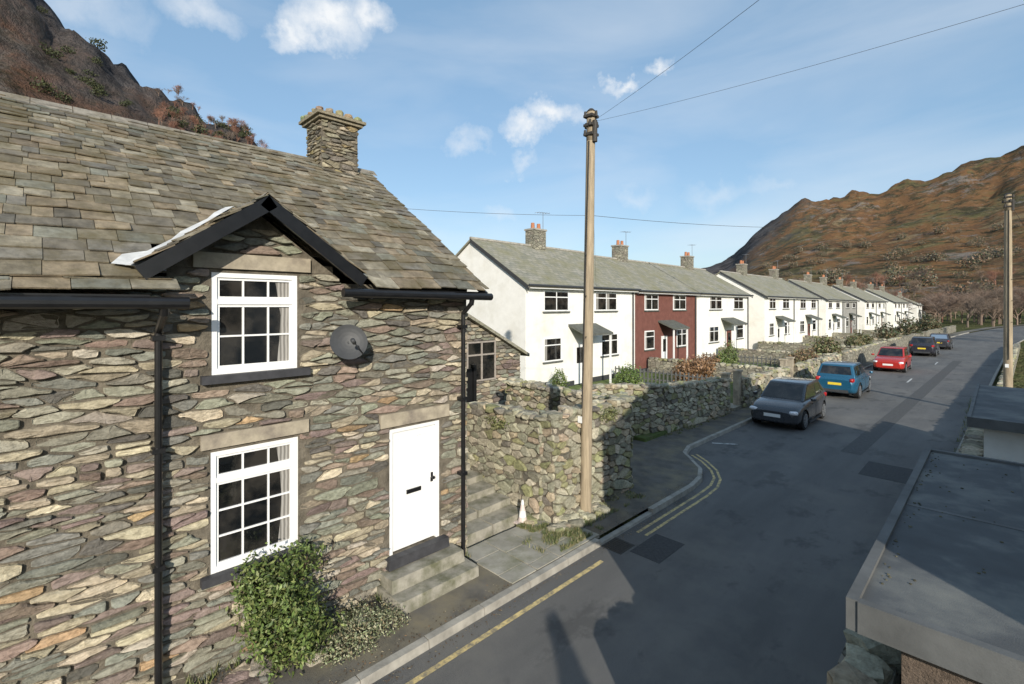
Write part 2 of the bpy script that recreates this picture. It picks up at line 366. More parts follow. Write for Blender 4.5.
def terrain():
    az=[]; a=-180
    while a<180:
        az.append(a); a+= .3 if -112<=a<8 else 3
    rr=[0,6,15,30]; r=40
    while r<1500: rr.append(r); r*=1.035
    rr+=[1800,2600,4000]
    vs=[];fs=[]; n=len(az)
    for r in rr:
        for a in az:
            t=math.radians(a); x,y=r*math.sin(t),r*math.cos(t)
            vs.append((x,y,height(x,y)))
    for i in range(len(rr)-1):
        for j in range(n):
            k=(j+1)%n; fs.append((i*n+j,(i+1)*n+j,(i+1)*n+k,i*n+k))
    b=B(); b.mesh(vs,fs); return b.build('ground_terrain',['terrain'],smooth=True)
terrain()

# ------------------------------------------------------------ road, pavement
KL=[(-30,-4.9),(10.6,-4.9),(11.3,-5.0),(11.9,-5.25),(12.4,-5.7),(12.9,-6.15),(13.6,-6.35),(40,-6.3),(70,-5.6),(100,-3.8),(130,-.5),(160,5)]
KR=[(-30,-1.0),(8,-1.0),(16,-.95),(40,-.3),(70,.6),(100,3),(130,6.5),(160,12)]
def strip(name,tabL,tabR,z,mat,y0,y1,step=1.0):
    ys=sorted(set([y0,y1]+[t[0] for t in tabL+tabR if y0<t[0]<y1]+[y0+i*step for i in range(int((y1-y0)/step))]))
    b=B()
    for a,c in zip(ys,ys[1:]):
        b.face([(lerp(tabL,a),a,z),(lerp(tabR,a),a,z),(lerp(tabR,c),c,z),(lerp(tabL,c),c,z)])
    return b.build(name,[mat])
strip('road',KL,KR,0.0,'road',-29,158,2)
def off(tab,d): return [(y,x+d) for y,x in tab]
PL=[(-30,-6.2),(5.0,-6.2),(5.01,-6.3),(7.2,-6.3),(9.4,-8.2),(12.5,-8.2),(14,-7.6),(24,-7.3),(60,-6.9),(100,-5.2),(130,-2),(160,4)]
strip('pavement',PL,off(KL,-.12),.1,'pave',-29,158,1.5)
b=B(); ys=[-29+i*.9 for i in range(46)]; ys=[y for y in ys if y<10.6]+[10.6,11,11.3,11.6,11.9,12.15,12.4,12.65,12.9,13.25,13.6]+[14.5+i*1.0 for i in range(90)]
for a,c in zip(ys,ys[1:]):
    g=.006 if c-a>.5 else 0
    a1,c1=a+g,c-g; xa,xc=lerp(KL,a1),lerp(KL,c1); z=.104+R.uniform(-.006,.004)
    if 6.9<a<8.0: z=.04
    b.mesh([(xa-.12,a1,-.02),(xa,a1,-.02),(xc,c1,-.02),(xc-.12,c1,-.02),(xa-.12,a1,z),(xa-.015,a1,z),(xc-.015,c1,z),(xc-.12,c1,z)],
      [(4,5,6,7),(0,1,5,4),(1,2,6,5),(2,3,7,6),(3,0,4,7)])
b.build('kerb',['kerb'])
b=B()
for i in range(60):
    a=8+i*1.5; c=a+1.49; xa,xc=lerp(KR,a),lerp(KR,c)
    b.mesh([(xa,a,-.02),(xa+.12,a,-.02),(xc+.12,c,-.02),(xc,c,-.02),(xa,a,.09),(xa+.12,a,.09),(xc+.12,c,.09),(xc,c,.09)],[(4,5,6,7),(0,1,5,4),(1,2,6,5),(2,3,7,6),(3,0,4,7)])
b.build('kerb',['kerb'])
def line(b,pts,w,z=.004,mi=0):
    L=[];Rr=[]
    for i,p in enumerate(pts):
        a=Vector(pts[max(0,i-1)]);c=Vector(pts[min(len(pts)-1,i+1)]); d=(c-a).normalized(); n=Vector((-d.y,d.x))
        L.append((p[0]+n.x*w/2,p[1]+n.y*w/2,z)); Rr.append((p[0]-n.x*w/2,p[1]-n.y*w/2,z))
    for i in range(len(pts)-1): b.face([Rr[i],Rr[i+1],L[i+1],L[i]],mi)
b=B()
line(b,[(-4.60,y) for y in (-20,0,3,6.6)],.075)
for o in (0,.17):
    line(b,[(-4.72+o,7.9),(-4.72+o,10.5),(-4.76+o*.95,11.2),(-4.9+o*.85,11.75),(-5.2+o*.7,12.25+o*.5),(-5.65+o*.6,12.75+o*.6),(-6.1+o*.3,13.1+o)],.06)
b.build('yellow_road_marking',['yellow'])
b=B(); line(b,[(-6.2,14.7),(-5.6,15.1)],.08)
line(b,[(-3.6,34),(-3.6,36)],.08); line(b,[(-3.3,46),(-3.3,48)],.08); b.build('white_road_marking',['whiteline'])
b=B(); b.box(-2.5,-1.35,14.6,16.0,-.01,.004); b.box(-4.45,-3.9,7.2,8.1,-.01,.0045); b.build('tarmac_patch',['patch'])
b=B(); line(b,[(-3.0,16.5),(-2.7,30),(-2.3,50)],.5,.0035); line(b,[(-4.3,2.2),(-1.1,3.9)],.45,.0035); b.build('tarmac_trench',['patch2'])
b=B()
b.box(-4.9,-4.5,7.0,7.45,-.01,.007)
for i in range(7): b.box(-4.87,-4.53,7.04+i*.057,7.065+i*.057,.007,.014)
b.build('drain_cover',['iron'])
b=B()
for _ in range(3200):
    if R.random()<.5: x=-6.1+abs(R.gauss(0,.16)); y=R.uniform(-3,3.4); z=.106
    elif R.random()<.6: x=-5.04-abs(R.gauss(0,.08)); y=R.uniform(-3,12); z=.106
    else: x=-4.86+abs(R.gauss(0,.07)); y=R.uniform(-3,10.5); z=.008
    s=R.uniform(.006,.02); a=R.uniform(0,6.28); c_,s_=math.cos(a)*s,math.sin(a)*s; k=R.uniform(.4,1.2)
    b.face([(x-c_,y-s_,z),(x+s_*.5,y-c_*.5,z+s*.3),(x+c_,y+s_,z+.001),(x-s_*.5,y+c_*.5,z+.002)],0,R.choice([(.22*k,.14*k,.08*k),(.3*k,.25*k,.17*k),(.13*k,.1*k,.07*k)]))
b.build('dead_leaves_and_grit',['bark'])

# ------------------------------------------------------------ cottage
XF=-6.14; cot=empty('stone_cottage')
WU=(1.36,2.29,3.43,4.58); WL=(1.35,2.30,1.21,2.57); DR=(3.58,4.46,.6,2.42)
AP=(1.84,5.36)
mpF=lambda u,v,d:(XF-.02+d,u,v)
lint=[(1.18,2.44,4.62,4.80),(1.25,2.42,2.61,2.78),(3.42,4.62,2.46,2.66)]
sills=[(1.25,2.42,3.33,3.43),(1.25,2.42,1.11,1.21)]
holes=[WU,WL,DR]+lint+sills+[(WU[0]-.005,WU[1]+.005,WU[2],4.62),(WL[0]-.005,WL[1]+.005,WL[2],2.61),(DR[0],DR[1],DR[2],2.46)]
def dclip(p):
    if p[1]<4.42: 
        return [(0,1,4.42)] if not(1.0<p[0]<2.7) else []
    s=.73
    if p[1]>AP[1]-.12-s*abs(p[0]-AP[0]): return None
    return [(s,1,AP[1]-.1+s*AP[0]),(-s,1,AP[1]-.1-s*AP[0])]
b=B()
stones(b,mpF,-4.0,5.02,.05,5.4,.27,.108,PAL_C,0,holes,dclip,gap=.006,dmin=.004,dmax=.055,flat=1.65,cut=.15,jit=.4)
mpG=lambda u,v,d:(u,5.0+d,v)
def gclip(p):
    s=.684; k=7.0-s*abs(p[0]+9.77)
    if p[1]>k: return None
    return [(s,1,7.0+s*-9.77),(-s,1,7.0-s*-9.77)]
stones(b,mpG,-13.4,XF,.05,7.0,.34,.14,PAL_C,0,(),gclip,flat=1.6)
b.build('facade_stones',['stone'],cot)
b=B(); ys=sorted({-4.0,5.0,WU[0],WU[1],WL[0],WL[1],DR[0],DR[1]}); zs=sorted({0,4.5,WU[2],4.42,WL[2],WL[3],DR[2],DR[3]})
for y0,y1 in zip(ys,ys[1:]):
    for z0,z1 in zip(zs,zs[1:]):
        cy,cz=(y0+y1)/2,(z0+z1)/2
        if any(h[0]<cy<h[1] and h[2]<cz<h[3] for h in (WU,WL,DR)): continue
        b.box(XF-.45,XF-.02,y0,y1,z0,z1)
b.box(XF-.3,XF-.022,.95,WU[0],4.5,4.75); b.box(XF-.3,XF-.022,WU[1],2.75,4.5,4.72); b.box(XF-.3,XF-.022,WU[0],WU[1],WU[3],4.8)
b.face([(XF-.023,1.2,4.8),(XF-.023,2.5,4.8),(XF-.023,AP[0],AP[1]-.06)])
b.face([(XF-.024,.85,4.55),(XF-.024,1.35,4.55),(XF-.024,1.35,4.95)]); b.face([(XF-.024,2.3,4.55),(XF-.024,2.85,4.55),(XF-.024,2.3,4.95)])
b.face([(XF-.1,4.98,0),(-13.4,4.98,0),(-13.4,4.98,4.6),(-9.77,4.98,7.05),(XF-.1,4.98,4.6)])
b.face([(XF-.1,-4,0),(-13.4,-4,0),(-13.4,-4,4.6),(-9.77,-4,7.05),(XF-.1,-4,4.6)])
b.face([(-13.4,-4,0),(-13.4,5,0),(-13.4,5,4.6),(-13.4,-4,4.6)])
b.build('wall_core',['mortar'],cot)
b=B()
for l in lint: b.box(XF-.2,XF+.022,l[0],l[1],l[2]+.004,l[3]-.004)
b.build('lintels',['dress'],cot)
b=B()
for l in sills: b.box(XF-.12,XF+.075,l[0],l[1],l[2]+.01,l[3])
b.build('window_sills',['sillslate'],cot)
def cwindow(name,W,nb,topf):
    y0,y1,z0,z1=W; b=B(); xo=XF-.10; fo=.055
    b.box(xo,xo+.075,y0,y0+fo,z0,z1); b.box(xo,xo+.075,y1-fo,y1,z0,z1)
    b.box(xo,xo+.073,y0+fo,y1-fo,z0,z0+fo+.01); b.box(xo,xo+.073,y0+fo,y1-fo,z1-fo,z1)
    zt=z1-topf
    b.box(xo+.002,xo+.07,y0+fo,y1-fo,zt-.03,zt+.03)
    a,c=y0+fo,y1-fo
    for (s0,s1) in ((z0+fo+.01,zt-.03),(zt+.03,z1-fo)):
        b.box(xo+.01,xo+.055,a,a+.03,s0,s1); b.box(xo+.01,xo+.055,c-.03,c,s0,s1)
        b.box(xo+.012,xo+.053,a+.03,c-.03,s0,s0+.03); b.box(xo+.012,xo+.053,a+.03,c-.03,s1-.03,s1)
    for i in (1,2):
        y=a+(c-a)*i/3
        for (s0,s1) in ((z0+fo+.04,zt-.06),(zt+.06,z1-fo-.03)): b.box(xo+.015,xo+.05,y-.010,y+.010,s0,s1)
    s0,s1=z0+fo+.04,zt-.06
    for i in range(1,nb):
        z=s0+(s1-s0)*i/nb; b.box(xo+.017,xo+.048,a+.03,c-.03,z-.010,z+.010)
    b.build(name+'_frame',['white'],cot)
    g=B(); cy=c-.17; x=xo+.03
    pts=[(z0+fo,cy),(z0+fo+.3,cy+.03),(z0+fo+.6,cy+.045),(zt,cy+.02),(z1-fo,cy-.02)]
    g.face([(x,a,z0+fo)]+[(x,q,p) for p,q in pts]+[(x,a,z1-fo)])
    g.face([(x,c,z0+fo),(x,c,z1-fo)]+[(x,q,p) for p,q in reversed(pts)],1)
    g.build(name+'_glass_and_curtain',['dglass','curtain'],cot)
cwindow('upper_window',WU,2,.33); cwindow('lower_window',WL,3,.33)
b=B(); y0,y1,z0,z1=DR
b.box(XF-.12,XF-.03,y0,y0+.06,z0,z1); b.box(XF-.12,XF-.03,y1-.06,y1,z0,z1); b.box(XF-.12,XF-.032,y0+.06,y1-.06,z1-.06,z1)
b.box(XF-.12,XF-.066,y0+.068,y1-.068,z0+.02,z1-.068)
for (a,c) in ((y0+.14,y0+.40),(y0+.48,y1-.14)):
    for (e,f) in ((z0+.15,z0+.68),(z0+.95,z1-.16)):
        b.box(XF-.067,XF-.055,a,c,e,e+.018);b.box(XF-.067,XF-.055,a,c,f-.018,f);b.box(XF-.067,XF-.0555,a,a+.018,e+.018,f-.018);b.box(XF-.067,XF-.0555,c-.018,c,e+.018,f-.018)
        b.box(XF-.067,XF-.058,a+.04,c-.04,e+.04,f-.04)
b.box(XF-.067,XF-.048,y0+.31,y0+.56,z0+.80,z0+.86,1); b.box(XF-.048,XF-.044,y0+.33,y0+.54,z0+.812,z0+.848,1)
b.cyl((XF-.067,y1-.12,z0+.95),(XF-.0,y1-.12,z0+.95),.02,.025,10,1); b.box(XF-.067,XF-.05,y1-.14,y1-.1,z0+.88,z0+1.02,1)
b.build('front_door',['white','black'],cot)
b=B()
def slab(b,x0,x1,y0,y1,z0,z1,mi=0,j=.012):
    bm=[(x0,y0,z0),(x1,y0,z0),(x1,y1,z0),(x0,y1,z0),(x0,y0,z1),(x1-.01,y0+.01,z1),(x1-.01,y1-.01,z1),(x0,y1,z1)]
    bm=[(p[0]+R.uniform(-j,j),p[1]+R.uniform(-j,j),p[2]+R.uniform(-j/3,j/3)) for p in bm]
    b.mesh(bm,[(0,3,2,1),(4,5,6,7),(0,1,5,4),(1,2,6,5),(2,3,7,6),(3,0,4,7)],mi)
slab(b,XF-.1,XF+.12,3.5,4.55,.46,.6,1,.004)
slab(b,XF-.03,XF+.34,3.42,4.66,.27,.44); slab(b,XF-.03,XF+.60,3.38,4.75,.10,.262)
b.build('door_steps',['step','sillslate'],cot)
SL=.684; nm=Vector((SL,0,1)).normalized(); ln=math.hypot(1,SL)
ux=Vector((-1,0,SL))/ln
P=lambda s,t: Vector((-5.85,s,4.47+.035*noise.noise(Vector((s*.5,t*.5,0)))))+ux*t
tmax=(9.77-5.85)*ln
def sk(s,t):
    z=4.47+(t/ln)*SL; hw=(5.42-z)/.73
    return hw>0 and abs(s-1.84)<hw+.02
b=B(); slates(b,P,-4.2,5.2,-.03,tmax,.235,.14,.28,nm,0,sk)
slates(b,P,-4.2,.98,-.2*ln,-.05,.19,.19,.28,nm,0,None)
sd=.73; ld=math.hypot(1,sd)
for sg in (-1,1):
    nd=Vector((0,sg*sd,1)).normalized(); uu=Vector((0,-sg,sd))/ld
    ey=1.84+sg*1.17; Pd=lambda s,t,ey=ey,uu=uu: Vector((s,ey,5.46-1.17*sd))+uu*t
    slates(b,Pd,-7.4,-5.78,-.0,1.17*ld,.2,.17,.24,nd,0)
b.build('roof_slates',['slate'],cot)
b=B()
b.face([P(-4.1,0)-nm*.05+Vector((-.28,0,.19)),P(5.15,0)-nm*.05+Vector((-.28,0,.19)),P(5.15,tmax)-nm*.05,P(-4.1,tmax)-nm*.05])
b.face([(-9.77,-4.1,7.12),(-9.77,5.15,7.12),(-13.8,5.15,4.38),(-13.8,-4.1,4.38)],1)
for (a,c) in ((-4.1,.72),(2.96,5.15)): b.box(-6.2,-5.87,a,c,4.40,4.43)
b.build('roof_underlay',['black','farslate'],cot)
b=B(); y=-4.15
while y<5.15:
    b.mesh([(-9.6,y,7.06),(-9.6,y+.44,7.06),(-9.77,y+.44,7.2),(-9.77,y,7.2),(-9.94,y+.44,7.06),(-9.94,y,7.06)],[(0,1,2,3),(3,2,4,5),(0,3,5)],0,(.24,.22,.19)); y+=.45
y=-7.45
while y<-5.9:
    zz=5.45; b.mesh([(y,1.72,zz-.07),(y+.4,1.72,zz-.07),(y+.4,1.84,zz+.045),(y,1.84,zz+.045),(y+.4,1.96,zz-.07),(y,1.96,zz-.07)],[(0,1,2,3),(3,2,4,5)],0,(.25,.23,.2)); y+=.41
b.build('ridge_tiles',['slate'],cot)
b=B()
def bar(b,p,q,w,t,mi=0,axis='x'):
    p=Vector(p);q=Vector(q); d=(q-p).normalized(); th=Vector((t,0,0)) if axis=='x' else Vector((0,t,0)); n=d.cross(th).normalized()*w
    if n.z>0: n=-n
    b.mesh([p,q,q+n,p+n,p+th,q+th,q+n+th,p+n+th],[(0,1,2,3),(7,6,5,4),(0,4,5,1),(1,5,6,2),(2,6,7,3),(3,7,4,0)],mi)
for sg in (-1,1): 
    bar(b,(-5.81,1.84,5.45),(-5.81,1.84+sg*1.2,5.45-1.2*sd),.15,.035)
    bar(b,(-5.9,1.84,5.43),(-5.9,1.84+sg*1.1,5.43-1.1*sd),.05,.09)
    bar(b,(-6.14,1.84,5.42),(-6.14,1.84+sg*1.12,5.42-1.12*sd),.03,.25)
bar(b,(-9.77,5.17,7.1),(-5.85,5.17,4.42),.1,.03,0,'y')
GL=4.25; GX=-5.64
b.box(-5.90,-5.87,2.9,5.16,4.30,4.42); b.box(GX-.1,GX-.07,-4.1,.75,GL-.04,GL+.06); b.box(-6.2,GX-.1,-4.1,.72,GL+.01,GL+.04)
b.cyl((-5.80,2.72,4.37),(-5.80,5.22,4.35),.058,n=12); b.cyl((GX,-4.1,GL),(GX,1.05,GL-.02),.06,n=12)
b.cyl((GX,.85,GL-.03),(GX-.06,.86,GL-.13),.04,n=10); b.cyl((GX-.06,.86,GL-.12),(-6.03,.86,3.94),.036,n=10); b.cyl((-6.03,.86,3.96),(-6.03,.86,.12),.034,n=12)
b.cyl((-5.80,4.83,4.34),(-5.83,4.83,4.22),.04,n=10); b.cyl((-5.83,4.83,4.24),(-6.03,4.83,4.08),.035,n=10); b.cyl((-6.03,4.83,4.1),(-6.03,4.83,.14),.034,n=12)
for yy in (.86,4.83):
    for z in (3.85,2.7,1.5): b.box(-6.12,-5.985,yy-.055,yy+.055,z,z+.05)
for yy in (-3,-2,-1,0,3.1,3.9,4.6):
    z=GL if yy<1 else 4.37; x=GX if yy<1 else -5.8
    b.box(x-.1,x+.01,yy,yy+.03,z-.075,z-.058)
b.build('bargeboards_and_rainwater_goods',['black'],cot)
b=B()
for sg in (-1,1):
    p=[]
    top=Vector((-7.25,1.84,5.50)); bot=Vector((-5.86,1.84+sg*1.2,4.57))
    for k in range(9):
        q=top.lerp(bot,k/8); w=.03+.02*math.sin(k*2.1); p.append((q+Vector((0,sg*(w+.05),.02)),q+Vector((.02,-sg*.02,.05))))
    for (a,c),(e,f) in zip(p,p[1:]): b.face([a,c,f,e])
b.face([(-5.84,.64,4.59),(-5.84,.9,4.55),(-6.2,.9,4.8),(-6.12,.58,4.72),(-5.95,.48,4.61)])
b.build('lead_flashing',['lead'],cot)
b=B(); cx0,cx1,cy0,cy1=-10.15,-9.4,3.95,4.75
b.box(cx0+.02,cx1-.02,cy0+.02,cy1-.02,6.6,7.92,1)
PAL_K=[((.25,.225,.17),4),((.18,.165,.135),3),((.32,.28,.2),3),((.27,.22,.12),1.5),((.13,.12,.1),2)]
for mp,u0,u1 in ((lambda u,v,d:(cx1-.02+d,u,v),cy0,cy1),(lambda u,v,d:(u,cy0+.02-d,v),cx0,cx1),(lambda u,v,d:(u,cy1-.02+d,v),cx0,cx1),(lambda u,v,d:(cx0+.02-d,u,v),cy0,cy1)):
    stones(b,mp,u0,u1,6.6,7.92,.22,.085,PAL_K,0,dmax=.04,flat=1.6)
for i,(o,z) in enumerate(((.06,7.92),(.11,7.98))):
    b.box(cx0-o,cx1+o,cy0-o,cy1+o,z+.002,z+.058,0,(.24,.21,.15))
for i in range(5):
    for j in range(5):
        if i in(0,4) or j in (0,4): lump(b,(cx0-.02+i*.19,cy0-.02+j*.2,8.08),(.085,.08,.05+R.random()*.05),0,(.3*R.uniform(.7,1.1),.26*R.uniform(.7,1.1),.14))
b.build('chimney',['stone','mortar'],cot)
dish=empty('satellite_dish'); b=B(); C=Vector((-5.85,2.82,3.74)); ax=Vector((.86,-.42,.28)).normalized(); a=ax.orthogonal().normalized(); c2=ax.cross(a)
rings=[]
for i in range(6):
    r=.235*i/5; rings.append([C+ax*(.05*(i/5)**2-.03)+a*(r*math.cos(t*math.pi/14))*.95+c2*(r*math.sin(t*math.pi/14)) for t in range(28)])
for q,w in zip(rings,rings[1:]):
    for k in range(28): b.face([q[k],w[k],w[(k+1)%28],q[(k+1)%28]])
b.cyl(C-ax*.03,Vector((XF,2.82,3.62)),.018,n=8); b.box(XF-.01,XF+.03,2.76,2.88,3.54,3.7)
b.cyl(C-c2*.23+ax*.02,C+ax*.26-c2*.08,.009,n=6); b.cyl(C+ax*.22-c2*.09,C+ax*.30-c2*.06,.025,.03,n=10)
b.build('dish_and_arm',['dgrey'],dish,True)

# ------------------------------------------------------------ alley, steps, outbuilding
b=B()
for i in range(5):
    x=-6.45-i*.42
    for k,(ya,yb) in enumerate(((5.08,5.85),(5.86,6.72))): slab(b,x-.44,x,ya,yb,.0,.1+.13*(i+1))
b.build('alley_steps',['step'])
b=B(); b.box(-16,-8.5,5.05,13,.0,.78); b.box(-8.5,-6.2,7.3,9.3,0,.6); b.build('raised_yard',['soil'])
b=B(); y=4.95
for i in range(4):
    x=-6.3; yy=y; h=.55
    while x<-5.05:
        w=R.uniform(.35,.6); x1=min(x+w,-5.03); slab(b,x+.004,x1-.004,yy+.004,yy+h-.004,.05,.112+R.uniform(0,.006),0,.003); x=x1
    y+=h
b.build('flagstone_path',['flag'])
ob=empty('stone_outbuilding'); b=B()
def oclip(p):
    k=4.75-(p[0]-7.6)*.52
    return None if p[1]>k else [(.52,1,4.75+7.6*.52)]
stones(b,lambda u,v,d:(-11.5+d,u,v),7.2,11.7,.7,4.7,.3,.13,PAL_C,0,[(9.3,10.5,1.85,3.1)],oclip,flat=1.5)
b.mesh([(-11.52,7.2,.5),(-11.52,11.7,.5),(-11.52,11.7,2.6),(-11.52,7.2,4.9),(-15,7.2,.5),(-15,11.7,.5),(-15,11.7,2.6),(-15,7.2,4.9)],[(0,1,2,3),(1,5,6,2),(4,7,6,5),(0,3,7,4)],1)
b.mesh([(-11.3,7.1,5.0),(-11.3,11.95,2.48),(-15.1,11.95,2.48),(-15.1,7.1,5.0),(-11.3,7.1,5.1),(-11.3,11.95,2.58),(-15.1,11.95,2.58),(-15.1,7.1,5.1)],[(4,5,6,7),(0,1,5,4),(1,2,6,5),(3,2,1,0)],2)
b.build('walls_and_roof',['stone','mortar','farslate'],ob)
b=B(); b.box(-11.52,-11.45,9.3,10.5,1.85,3.1,1)
for yy in (9.3,9.88,10.45): b.box(-11.45,-11.42,yy,yy+.05,1.85,3.1)
for z in (1.85,2.65,3.05): b.box(-11.45,-11.423,9.35,10.45,z,z+.05)
b.build('window',['brownframe','dglass'],ob)
b=B()
for i in range(5): b.box(-9.55,-9.5,7.32+i*.12,7.435+i*.12,.75,2.6)
b.box(-9.6,-9.46,7.93,8.02,.75,2.7)
b.build('timber_gate',['black'])

# ------------------------------------------------------------ rubble walls
def rwall(p0,p1,z0,h0,h1,thick=.42,su=.25,sv=.145,both=True,name='rubble_stone_wall',cop=.14,wob=.06):
    p0=Vector((*p0,0));p1=Vector((*p1,0)); L=(p1-p0).length; d=(p1-p0)/L; n=Vector((d.y,-d.x,0)); b=B()
    sl=(h1-h0)/L
    def cl(p): return None if p[1]>z0+h0+sl*p[0] else [(-sl,1,z0+h0)]
    mx=z0+max(h0,h1)
    for sg in ((1,-1) if both else (1,)):
        stones(b,lambda u,v,dd,sg=sg:tuple(p0+d*u+n*(sg*(thick/2-.04+dd-(v-z0)*.03))+Vector((0,0,v))),0,L,z0,mx,su,sv,PAL_W,0,(),cl,gap=.005,dmin=.01,dmax=.09,flat=1.1,cut=.2,jit=.48)
    for e,s2 in ((p0,-1),(p1,1)):
        hh=h0 if s2<0 else h1
        stones(b,lambda u,v,dd,e=e,s2=s2:tuple(e+n*u+d*(s2*(dd-.03))+Vector((0,0,v))),-thick/2,thick/2,z0,z0+hh,su,sv,PAL_W,0,(),None,gap=.006,dmin=.02,dmax=.06)
    t=thick/2-.045; vs=[]
    for e,h in ((p0+d*.03,h0),(p1-d*.03,h1)):
        for s3 in (1,-1):
            vs.append(e+n*t*s3+Vector((0,0,z0-.1))); vs.append(e+n*(t-.04)*s3+Vector((0,0,z0+h-.02)))
    b.mesh(vs,[(0,4,5,1),(2,3,7,6),(1,5,7,3),(0,1,3,2),(4,6,7,5)],1)
    u=.05
    while u<L:
        w=R.uniform(.1,.28)
        for s3 in (-.5,.5):
            c=p0+d*(u+w/2)+n*(s3*thick*.5+R.uniform(-.04,.04)); h=cop*R.uniform(.25,.75)
            lump(b,(c.x,c.y,z0+h0+sl*u+h*.35+wob*noise.noise(Vector((u,p0.x,0)))),(w*.65,thick*.3,h),0,pick(PAL_W))
        u+=w
    return b.build(name,['stone','mortar'])
rwall((-8.6,6.98),(-6.15,6.98),.1,1.85,1.95)
rwall((-6.05,6.85),(-6.05,9.6),.08,1.98,1.98)
rwall((-6.3,9.55),(-10,9.75),.1,1.9,1.9)
rwall((-8.6,11.4),(-7.75,14.4),.1,1.7,1.5)
rwall((-7.75,14.35),(-7.45,18.9),.1,1.45,1.25)
rwall((-7.45,20.2),(-7.35,26),.1,1.1,1.05,su=.34,sv=.2)
rwall((-7.35,27.2),(-7.2,36),.1,1.05,1.0,su=.4,sv=.22,both=False)
b=B()
for _ in range(70):
    if R.random()<.5: c=(R.uniform(-8,-6.2),R.uniform(6.45,6.75),.12)
    else: c=(R.uniform(-5.85,-5.5),R.uniform(6.6,8.2),.12)
    s=R.uniform(.04,.13); lump(b,c,(s*1.3,s,s*.8),0,pick(PAL_W))
for i in range(16):
    c=(XF+R.uniform(.25,.62),R.uniform(.6,3.2),.13); s=R.uniform(.06,.16); lump(b,c,(s*1.2,s,s*.7),0,pick(PAL_C))
b.build('loose_stones',['stone'])
def fwall(pts,z0,h,th=.4):
    b=B()
    for p,q in zip(pts,pts[1:]):
        p=Vector((*p,0));q=Vector((*q,0)); L=(q-p).length; n=max(1,int(L/.8)); d=(q-p)/L; nn=Vector((-d.y,d.x,0))*th/2
        for i in range(n):
            a=p+d*(L*i/n); c=p+d*(L*(i+1)/n); hh=h+R.uniform(-.06,.06)
            vs=[a+nn,a-nn,c-nn,c+nn]; b.mesh([v+Vector((0,0,z0)) for v in vs]+[v*1+Vector((0,0,z0+hh)) for v in vs],[(4,5,6,7),(0,1,5,4),(1,2,6,5),(2,3,7,6),(3,0,4,7)])
    for p,q in zip(pts,pts[1:]):
        p=Vector((*p,0));q=Vector((*q,0)); L=(q-p).length; n=int(L/.3)
        for i in range(n):
            c=p.lerp(q,(i+.5)/n)
            if c.y<60: lump(b,(c.x,c.y,z0+h+.04),(.17,.2,R.uniform(.07,.14)),1,pick(PAL_W))
    return b.build('garden_wall',['farstone','stone'])
fwall([(-7.2,37.5),(-7.05,52)],.1,1.0); fwall([(-7.0,54),(-6.6,75)],.1,1.0); fwall([(-6.5,77),(-5.2,105)],.1,1.0)
for y in (26.3,36.5,45,57,68,80,92): fwall([(-7.6,y),(-14.9,y)],.1,.9,.3)
fwall([(-.45,9.2),(-.35,20)],-.02,1.15); fwall([(-.2,20.1),(.3,40),(1.2,70)],-.02,.55)
fwall([(-.75,3.0),(-.78,8.8)],-.02,1.3,.35)
b=B() 
for a,c in ((13,26),(26,37),(37,52),(52,68),(68,85),(85,110)): b.box(-15.1,-7.5+(a>60)*.4+(a>80)*.8,a+.01,c,.0,.2)
b.build('front_lawn',['lawn'])
b=B()
for y in (19.3,28.6,39.5,49,58.5): b.box(-14.0,-7.3,y,y+1,.05,.215)
b.build('garden_path',['flag'])
b=B()
for y in (18.95,20.15,26.05,27.15): b.box(-7.6,-7.35,y-.12,y+.12,.0,1.55); b.box(-7.64,-7.31,y-.16,y+.16,1.551,1.62)
b.build('gate_post',['dress'])
def fence(x0,x1,y,n,h=.75):
    b=B()
    for i in range(n): 
        x=x0+(x1-x0)*i/(n-1); b.box(x-.03,x+.03,y-.02,y+.02,.2,.2+h+.05*(i%2))
    for z in (.45,.8): b.box(min(x0,x1),max(x0,x1),y+.021,y+.05,z,z+.06)
    b.build('picket_fence',['trimgrey'])
fence(-14.6,-9.2,22.2,26); fence(-14.6,-8.2,33.1,26)

